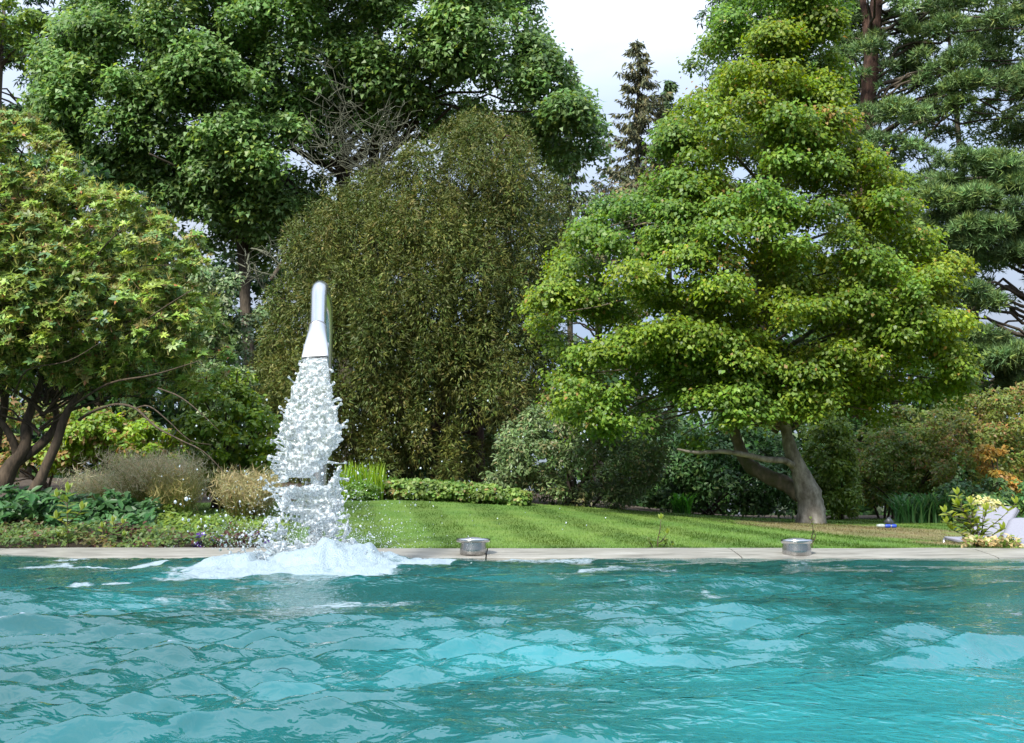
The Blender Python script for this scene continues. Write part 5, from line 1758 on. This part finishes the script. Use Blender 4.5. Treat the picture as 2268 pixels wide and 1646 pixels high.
for s_ in STEMS:
    s_ = [(a_, b__, c_, r_ * 0.78) for (a_, b__, c_, r_) in s_]
    limb(rh, 'stem', s_, M_BARK_BROWN, 10, 0.05)
for s_ in [
    [(175, 930, 12.1, 6), (205, 912, 11.7, 5), (255, 896, 11.3, 4.4), (300, 905, 11.0, 4), (345, 945, 10.8, 3.4), (400, 975, 10.7, 2.6), (450, 1000, 10.6, 2), (500, 1050, 10.6, 1)],
    [(300, 905, 11.0, 3), (330, 900, 10.9, 2.6), (370, 930, 10.9, 2), (420, 975, 10.9, 1.4), (470, 985, 10.9, 0.8)],
    [(350, 860, 11.0, 3), (400, 880, 10.9, 2.4), (450, 920, 10.8, 1.6), (490, 960, 10.8, 0.8)],
    [(160, 900, 12.1, 5), (240, 850, 11.6, 4), (340, 830, 11.2, 3), (440, 800, 10.9, 1.6)],
    [(190, 840, 12.1, 5), (260, 760, 11.6, 4), (350, 690, 11.2, 2.6), (430, 640, 11.0, 1.4)],
    [(110, 800, 12.3, 5), (150, 680, 11.8, 4), (220, 560, 11.5, 3), (280, 500, 11.3, 1.4)],
    [(40, 600, 12.4, 4), (60, 470, 12.0, 3), (110, 350, 11.8, 1.4)],
    [(30, 880, 12.2, 4), (60, 820, 11.6, 3), (150, 800, 11.2, 2), (220, 760, 11, 1)],
]:
    limb(rh, 'branch', [(a_, b__, c_, r_ * 0.62) for (a_, b__, c_, r_) in s_], M_BARK_BROWN, 7, 0.06)
mmain = np.array([P(90, 960, 12.4), P(110, 800, 12.4), P(60, 500, 12.4)])
branches_from('twigs', c, r, lambda tg: np.array([np.interp(tg[2] - 0.4, mmain[:, 2], mmain[:, 0]), 12.4, np.clip(tg[2] - 0.4, mmain[0, 2], mmain[-1, 2])]), 120, rh, M_BARK_BROWN, 0.018, 4, 3)


# ------------------------------------------------------------------ sprouts by the coping, leaf by leaf
def sprout(name, label, stems, Y, L_px, pal, group=None, per=9, cat='sapling', aspect=0.42, mat=None):
    bx, by = stems[0][0]
    b0 = P(bx, by, Y)
    t = thing(name, label, cat, b0, group)
    pr = [leaf_proto(c_, aspect=aspect, mat=mat or M_LEAF) for c_ in pal]
    mb = MB()
    for st in stems:
        pts = np.array([P(x_, y_, Y + 0.03 * math.sin(x_)) for x_, y_ in st])
        Q = catmull(pts, np.linspace(0, len(pts) - 1, 12))
        mb.tube(Q, np.linspace(0.0065, 0.0025, 12), 5)
        m_ = max(3, int(per * np.linalg.norm(pts[-1] - pts[0]) / 0.33))
        for i in range(m_):
            f = 0.18 + 0.82 * (i + 0.5) / m_
            q_ = Q[min(int(f * 11), 11)]
            az = i * 2.4 + random.uniform(-0.4, 0.4)
            t_ = unit(np.array([math.cos(az), 0.7 * math.sin(az), random.uniform(0.15, 0.8)]))
            n_ = np.array([0, -0.35, 1.0]); n_ = unit(n_ - t_ * n_.dot(t_))
            put_leaf(random.choice(pr), t, q_, n_, t_, L_px * Y / F_PX * random.uniform(0.65, 1.2))
        for i in range(3):
            az = i * 2.1 + 0.5
            t_ = unit(np.array([0.5 * math.cos(az), 0.4 * math.sin(az), 1.0]))
            n_ = unit(np.array([0, -1.0, 0.3])); n_ = unit(n_ - t_ * n_.dot(t_))
            put_leaf(pr[0], t, Q[-1], n_, t_, L_px * Y / F_PX * 0.8)
    link('stem', mb.mesh('stem'), t, M_BARK_BROWN)
    return t


LIME = [(0.20, 0.27, 0.03), (0.15, 0.24, 0.04), (0.11, 0.20, 0.05), (0.24, 0.28, 0.06)]
sprout('sapling', 'upright lime green sapling with a red stem on the coping edge', [[(151, 1215), (150, 1170), (149, 1120), (150, 1085)], [(151, 1160), (170, 1142), (182, 1128)], [(150, 1170), (135, 1155), (125, 1148)], [(151, 1200), (140, 1190), (128, 1190)], [(150, 1120), (138, 1108), (126, 1100)]], 9.85, 24, LIME, per=13)
sprout('sapling', 'sprawling pale shoot leaning out from the coping edge', [[(190, 1216), (225, 1196), (250, 1178), (272, 1160)], [(225, 1196), (228, 1180), (226, 1168)], [(248, 1180), (252, 1165), (250, 1155)], [(245, 1184), (262, 1184), (275, 1188)]], 9.85, 17, LIME, per=9)
sprout('sapling', 'single young shoot on the lawn edge between the two steel cups', [[(1457, 1217), (1457, 1195), (1462, 1172), (1464, 1150)], [(1458, 1205), (1468, 1195), (1478, 1182)]], 9.8, 17, LIME, per=9)
sprout('sapling', 'low tuft of leaves beside the young shoot on the lawn edge', [[(1470, 1217), (1472, 1208), (1476, 1202)], [(1446, 1217), (1442, 1206), (1437, 1198)], [(1480, 1217), (1486, 1212), (1490, 1206)]], 9.8, 12, [(0.12, 0.18, 0.04), (0.16, 0.21, 0.04)], per=14)
sprout('sapling', 'thin straggling weed rising behind the farther steel cup', [[(1800, 1214), (1797, 1195), (1801, 1175), (1796, 1150)], [(1800, 1200), (1806, 1188), (1803, 1180)]], 9.8, 9, [(0.15, 0.19, 0.05), (0.2, 0.22, 0.07)], per=24)
YL = [(0.24, 0.30, 0.03), (0.19, 0.26, 0.03), (0.12, 0.19, 0.035), (0.28, 0.32, 0.05)]
sprout('leafy_bush', 'bright yellow green bush in front of the reclining lounger',
       [[(2165, 1216), (2160, 1180), (2135, 1130), (2120, 1095)], [(2165, 1216), (2150, 1175), (2115, 1148), (2092, 1135)], [(2165, 1210), (2150, 1180), (2120, 1165), (2096, 1158)], [(2166, 1216), (2165, 1170), (2155, 1140), (2150, 1115)],
        [(2168, 1216), (2180, 1180), (2215, 1150), (2250, 1115)], [(2168, 1214), (2175, 1175), (2180, 1150), (2185, 1130)], [(2160, 1205), (2140, 1190), (2120, 1178), (2106, 1172)], [(2170, 1215), (2190, 1195), (2205, 1180), (2222, 1172)],
        [(2150, 1160), (2140, 1140), (2128, 1125), (2118, 1118)], [(2164, 1216), (2158, 1190), (2150, 1165), (2140, 1150)], [(2168, 1216), (2172, 1195), (2168, 1175), (2165, 1160)]], 9.95, 22, YL, per=15, cat='shrub', aspect=0.36)
# cream flower head of the bush
c = P(2178, 1112, 10.05)
t = thing('cream_flower', 'cream flower head on top of the yellow green bush', 'flower', c)
d_ = unit(RNG.normal(size=(260, 3)) + np.array([0, -0.2, 0.4]))
pp = c + d_ * np.array([0.115, 0.06, 0.055]) * RNG.random((260, 1)) ** 0.35 + np.array([1, 0, -0.45]) * RNG.uniform(-0.04, 0.1, (260, 1))
n_, t_, b_ = frames(d_, 0.3, 0.4, 0.0)
link('petals', kite_mesh('petals', pp, n_, t_, b_, 0.028, 0.022, colours(260, None, [((0.62, 0.60, 0.25), 3), ((0.66, 0.62, 0.36), 2), ((0.4, 0.42, 0.1), 1)], jit=0.1, fac=(1, 1, 1))), t, M_LEAF, 'stuff')
mb = MB(); mb.tube(catmull(np.array([P(2168, 1214, 10.0), P(2176, 1165, 10.05), c]), np.linspace(0, 2, 8)), np.linspace(0.006, 0.003, 8), 5)
link('stem', mb.mesh('stem'), t, M_BARK_BROWN)
border('mixed_tuft', 'tangle of pale dried flowers and leaves at the foot of the yellow green bush', 2120, 2245, 9.72, 10.2, 0.01, 0.16, 620, 0.05,
       [((0.10, 0.16, 0.04), 3), ((0.30, 0.27, 0.16), 2), ((0.14, 0.20, 0.05), 2), ((0.2, 0.14, 0.08), 0.6)])
strappy('weed_tuft', 'little grass tuft where the coping meets the second lounger', 2205, 2232, 1216, 1185, 9.85, 40, [((0.10, 0.19, 0.04), 3), ((0.15, 0.21, 0.05), 1)], 0.012, 0.6, dY=0.08)

# ------------------------------------------------------------------ loungers
def sling(name, A, B, C_, D, parent, mat, th_=0.02, rnd_=0.0, sag=0.02):
    """cushioned panel: A, B bottom edge, C_, D top edge (D above A); rounded top corners"""
    A, B, C_, D = [np.array(q_, float) for q_ in (A, B, C_, D)]
    nrm = unit(np.cross(B - A, D - A))
    if nrm[1] > 0:
        nrm = -nrm
    vs_ = [0, .12, .3, .5, .7, .82, .9, .95, .98, 1.0]
    nW = 12
    hgt = np.linalg.norm(D - A); wid = np.linalg.norm(B - A)
    mb = MB()
    for side_ in (0, 1):
        for v_ in vs_:
            e_ = (1 - v_) * hgt
            cut = rnd_ - math.sqrt(max(rnd_ ** 2 - (rnd_ - e_) ** 2, 0)) if e_ < rnd_ else 0.0
            for k_ in range(nW + 1):
                u_ = cut / wid + (1 - 2 * cut / wid) * k_ / nW
                q_ = (A * (1 - u_) + B * u_) * (1 - v_) + (D * (1 - u_) + C_ * u_) * v_
                puff = (1 - (2 * k_ / nW - 1) ** 4) * (1 - (2 * v_ - 1) ** 6)
                mb.v.append(tuple(q_ + nrm * ((puff * 0.012 - sag * math.sin(math.pi * v_) * 0.5) if side_ == 0 else -th_)))
    m_ = len(vs_); k2 = nW + 1; off = m_ * k2
    for a_ in range(m_ - 1):
        for b_ in range(nW):
            q_ = a_ * k2 + b_
            mb.f.append((q_, q_ + 1, q_ + k2 + 1, q_ + k2)); mb.f.append((off + q_, off + q_ + k2, off + q_ + k2 + 1, off + q_ + 1))
        for b_ in (0, nW):
            q_ = a_ * k2 + b_; mb.f.append((q_, q_ + k2, off + q_ + k2, off + q_))
    for b_ in range(nW):
        mb.f.append((b_, off + b_, off + b_ + 1, b_ + 1)); q_ = (m_ - 1) * k2 + b_; mb.f.append((q_, q_ + 1, off + q_ + 1, off + q_))
    return link(name, mb.mesh(name), parent, mat)


def lounger(label, seat, back, gz):
    """seat, back: four corners each"""
    t = thing('sun_lounger', label, 'sun lounger', (*np.mean(seat, 0)[:2], gz), 'sun loungers on the lawn')
    sling('seat', *seat, t, M_FABRIC, 0.018)
    sling('backrest', *back, t, M_FABRIC, 0.02, 0.07)
    dn = np.array([0, 0, -0.024])
    mb = MB()
    for a_, b_ in ((0, 3), (1, 2), (0, 1), (3, 2)):
        mb.tube([seat[a_] + dn, seat[b_] + dn], 0.013, 8)
    link('frame', mb.mesh('frame'), t, M_FRAME)
    bk = np.array([0.02, 0.035, -0.02])
    mb = MB()
    mb.tube([back[0] + bk, back[3] * 0.93 + back[0] * 0.07 + bk], 0.011, 8); mb.tube([back[1] + bk, back[2] * 0.93 + back[1] * 0.07 + bk], 0.011, 8)
    link('back_frame', mb.mesh('back_frame'), t, M_FRAME)
    for k_ in range(4):
        q_ = seat[k_] + dn
        out_ = unit(seat[k_] - np.mean(seat, 0)) * 0.03
        mb = MB(); mb.tube([q_, np.array([q_[0] + out_[0], q_[1] + out_[1], gz - 0.03])], [0.017, 0.011], 8)
        link('leg', mb.mesh('leg'), t, M_LEG)
    return t


bl, br_ = P(2148, 1187, 12.15), P(2219, 1188, 11.75)
lounger('pale mesh sun lounger with raised back behind the yellow green bush',
        [P(2092, 1188, 11.55), P(2152, 1202, 11.05), br_ + np.array([-0.01, -0.01, 0]), bl + np.array([-0.01, -0.01, 0])],
        [bl, br_, P(2258, 1123, 12.15), P(2166, 1118, 12.6)], float(ground_z(4.9, 11.4)))
bl, br_ = P(2217, 1192, 10.75), P(2330, 1196, 10.45)
lounger('pale sun lounger cut off by the picture edge',
        [P(2196, 1213, 10.2), P(2300, 1219, 9.9), br_ + np.array([0, -0.01, 0]), bl + np.array([0, -0.01, 0])],
        [bl, br_, P(2365, 1150, 10.85), P(2237, 1146, 11.1)], 0.01)

# ------------------------------------------------------------------ small things on the grass
c = P(1975, 1178, 16.2); g = float(ground_z(c[0], c[1]))
t = thing('garden_spotlight', 'black garden spotlight on a spike aimed at the maple', 'spotlight', (c[0], c[1], g))
hc = P(1973, 1160, 16.2)
dv = unit(np.array([-0.55, 0.1, 0.6]))
mb = MB(); mb.tube([hc - dv * 0.07, hc + dv * 0.02, hc + dv * 0.09], [0.03, 0.055, 0.06], 14)
link('head', mb.mesh('head'), t, M_BLACK)
mb = MB(); mb.tube([np.array([c[0], c[1], g - 0.05]), hc + np.array([0.03, 0, -0.05])], [0.012, 0.014], 8)
link('spike', mb.mesh('spike'), t, M_BLACK)
mb = MB(); mb.box(hc + np.array([0.035, 0, -0.03]), (0.03, 0.05, 0.09)); link('bracket', mb.mesh('bracket', False), t, M_BLACK)
c = P(1963, 1180, 15.4); g = float(ground_z(c[0], c[1]))
t = thing('plastic_float', 'small blue and white plastic object lying on the parched grass', 'plastic object', (c[0], c[1], g))
for i, (x0_, x1_) in enumerate([(-0.01, 0.065), (0.08, 0.15)]):
    mb = MB(); mb.tube([(c[0] + x0_, c[1], g + 0.04), (c[0] + x0_ + 0.008, c[1], g + 0.04), (c[0] + x1_ - 0.008, c[1], g + 0.04), (c[0] + x1_, c[1], g + 0.04)], [0.022, 0.028, 0.028, 0.022], 14)
    link('barrel', mb.mesh('barrel'), t, M_BLUE)
mb = MB(); mb.tube([(c[0] + 0.06, c[1], g + 0.04), (c[0] + 0.085, c[1], g + 0.04)], [0.02, 0.02], 12); link('collar', mb.mesh('collar'), t, M_PALE)
mb = MB(); mb.tube([(c[0] - 0.13, c[1] + 0.02, g + 0.05), (c[0] - 0.10, c[1] + 0.01, g + 0.045), (c[0] - 0.04, c[1], g + 0.042), (c[0] - 0.008, c[1], g + 0.04)], [0.012, 0.026, 0.028, 0.014], 14)
link('nozzle', mb.mesh('nozzle'), t, M_PALE)

# ------------------------------------------------------------------ grass blades
NB = 115000
yy_ = 9.62 + (21.5 - 9.62) * RNG.random(NB) ** 1.35
xx_ = RNG.uniform(-0.56, 0.54, NB) * yy_
kp = lawn_in(xx_, yy_, -0.06)
xx_, yy_ = xx_[kp], yy_[kp]
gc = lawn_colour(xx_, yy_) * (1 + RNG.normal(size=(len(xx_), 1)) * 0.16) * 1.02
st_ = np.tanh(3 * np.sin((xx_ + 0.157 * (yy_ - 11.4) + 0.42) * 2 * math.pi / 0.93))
p_ = np.stack([xx_, yy_, ground_z(xx_, yy_)], -1)
tv = np.stack([RNG.normal(size=len(xx_)) * 0.012, RNG.normal(size=len(xx_)) * 0.012 + 0.012 * st_, RNG.uniform(0.014, 0.032, len(xx_))], -1)
az = RNG.uniform(0, math.pi, len(xx_))
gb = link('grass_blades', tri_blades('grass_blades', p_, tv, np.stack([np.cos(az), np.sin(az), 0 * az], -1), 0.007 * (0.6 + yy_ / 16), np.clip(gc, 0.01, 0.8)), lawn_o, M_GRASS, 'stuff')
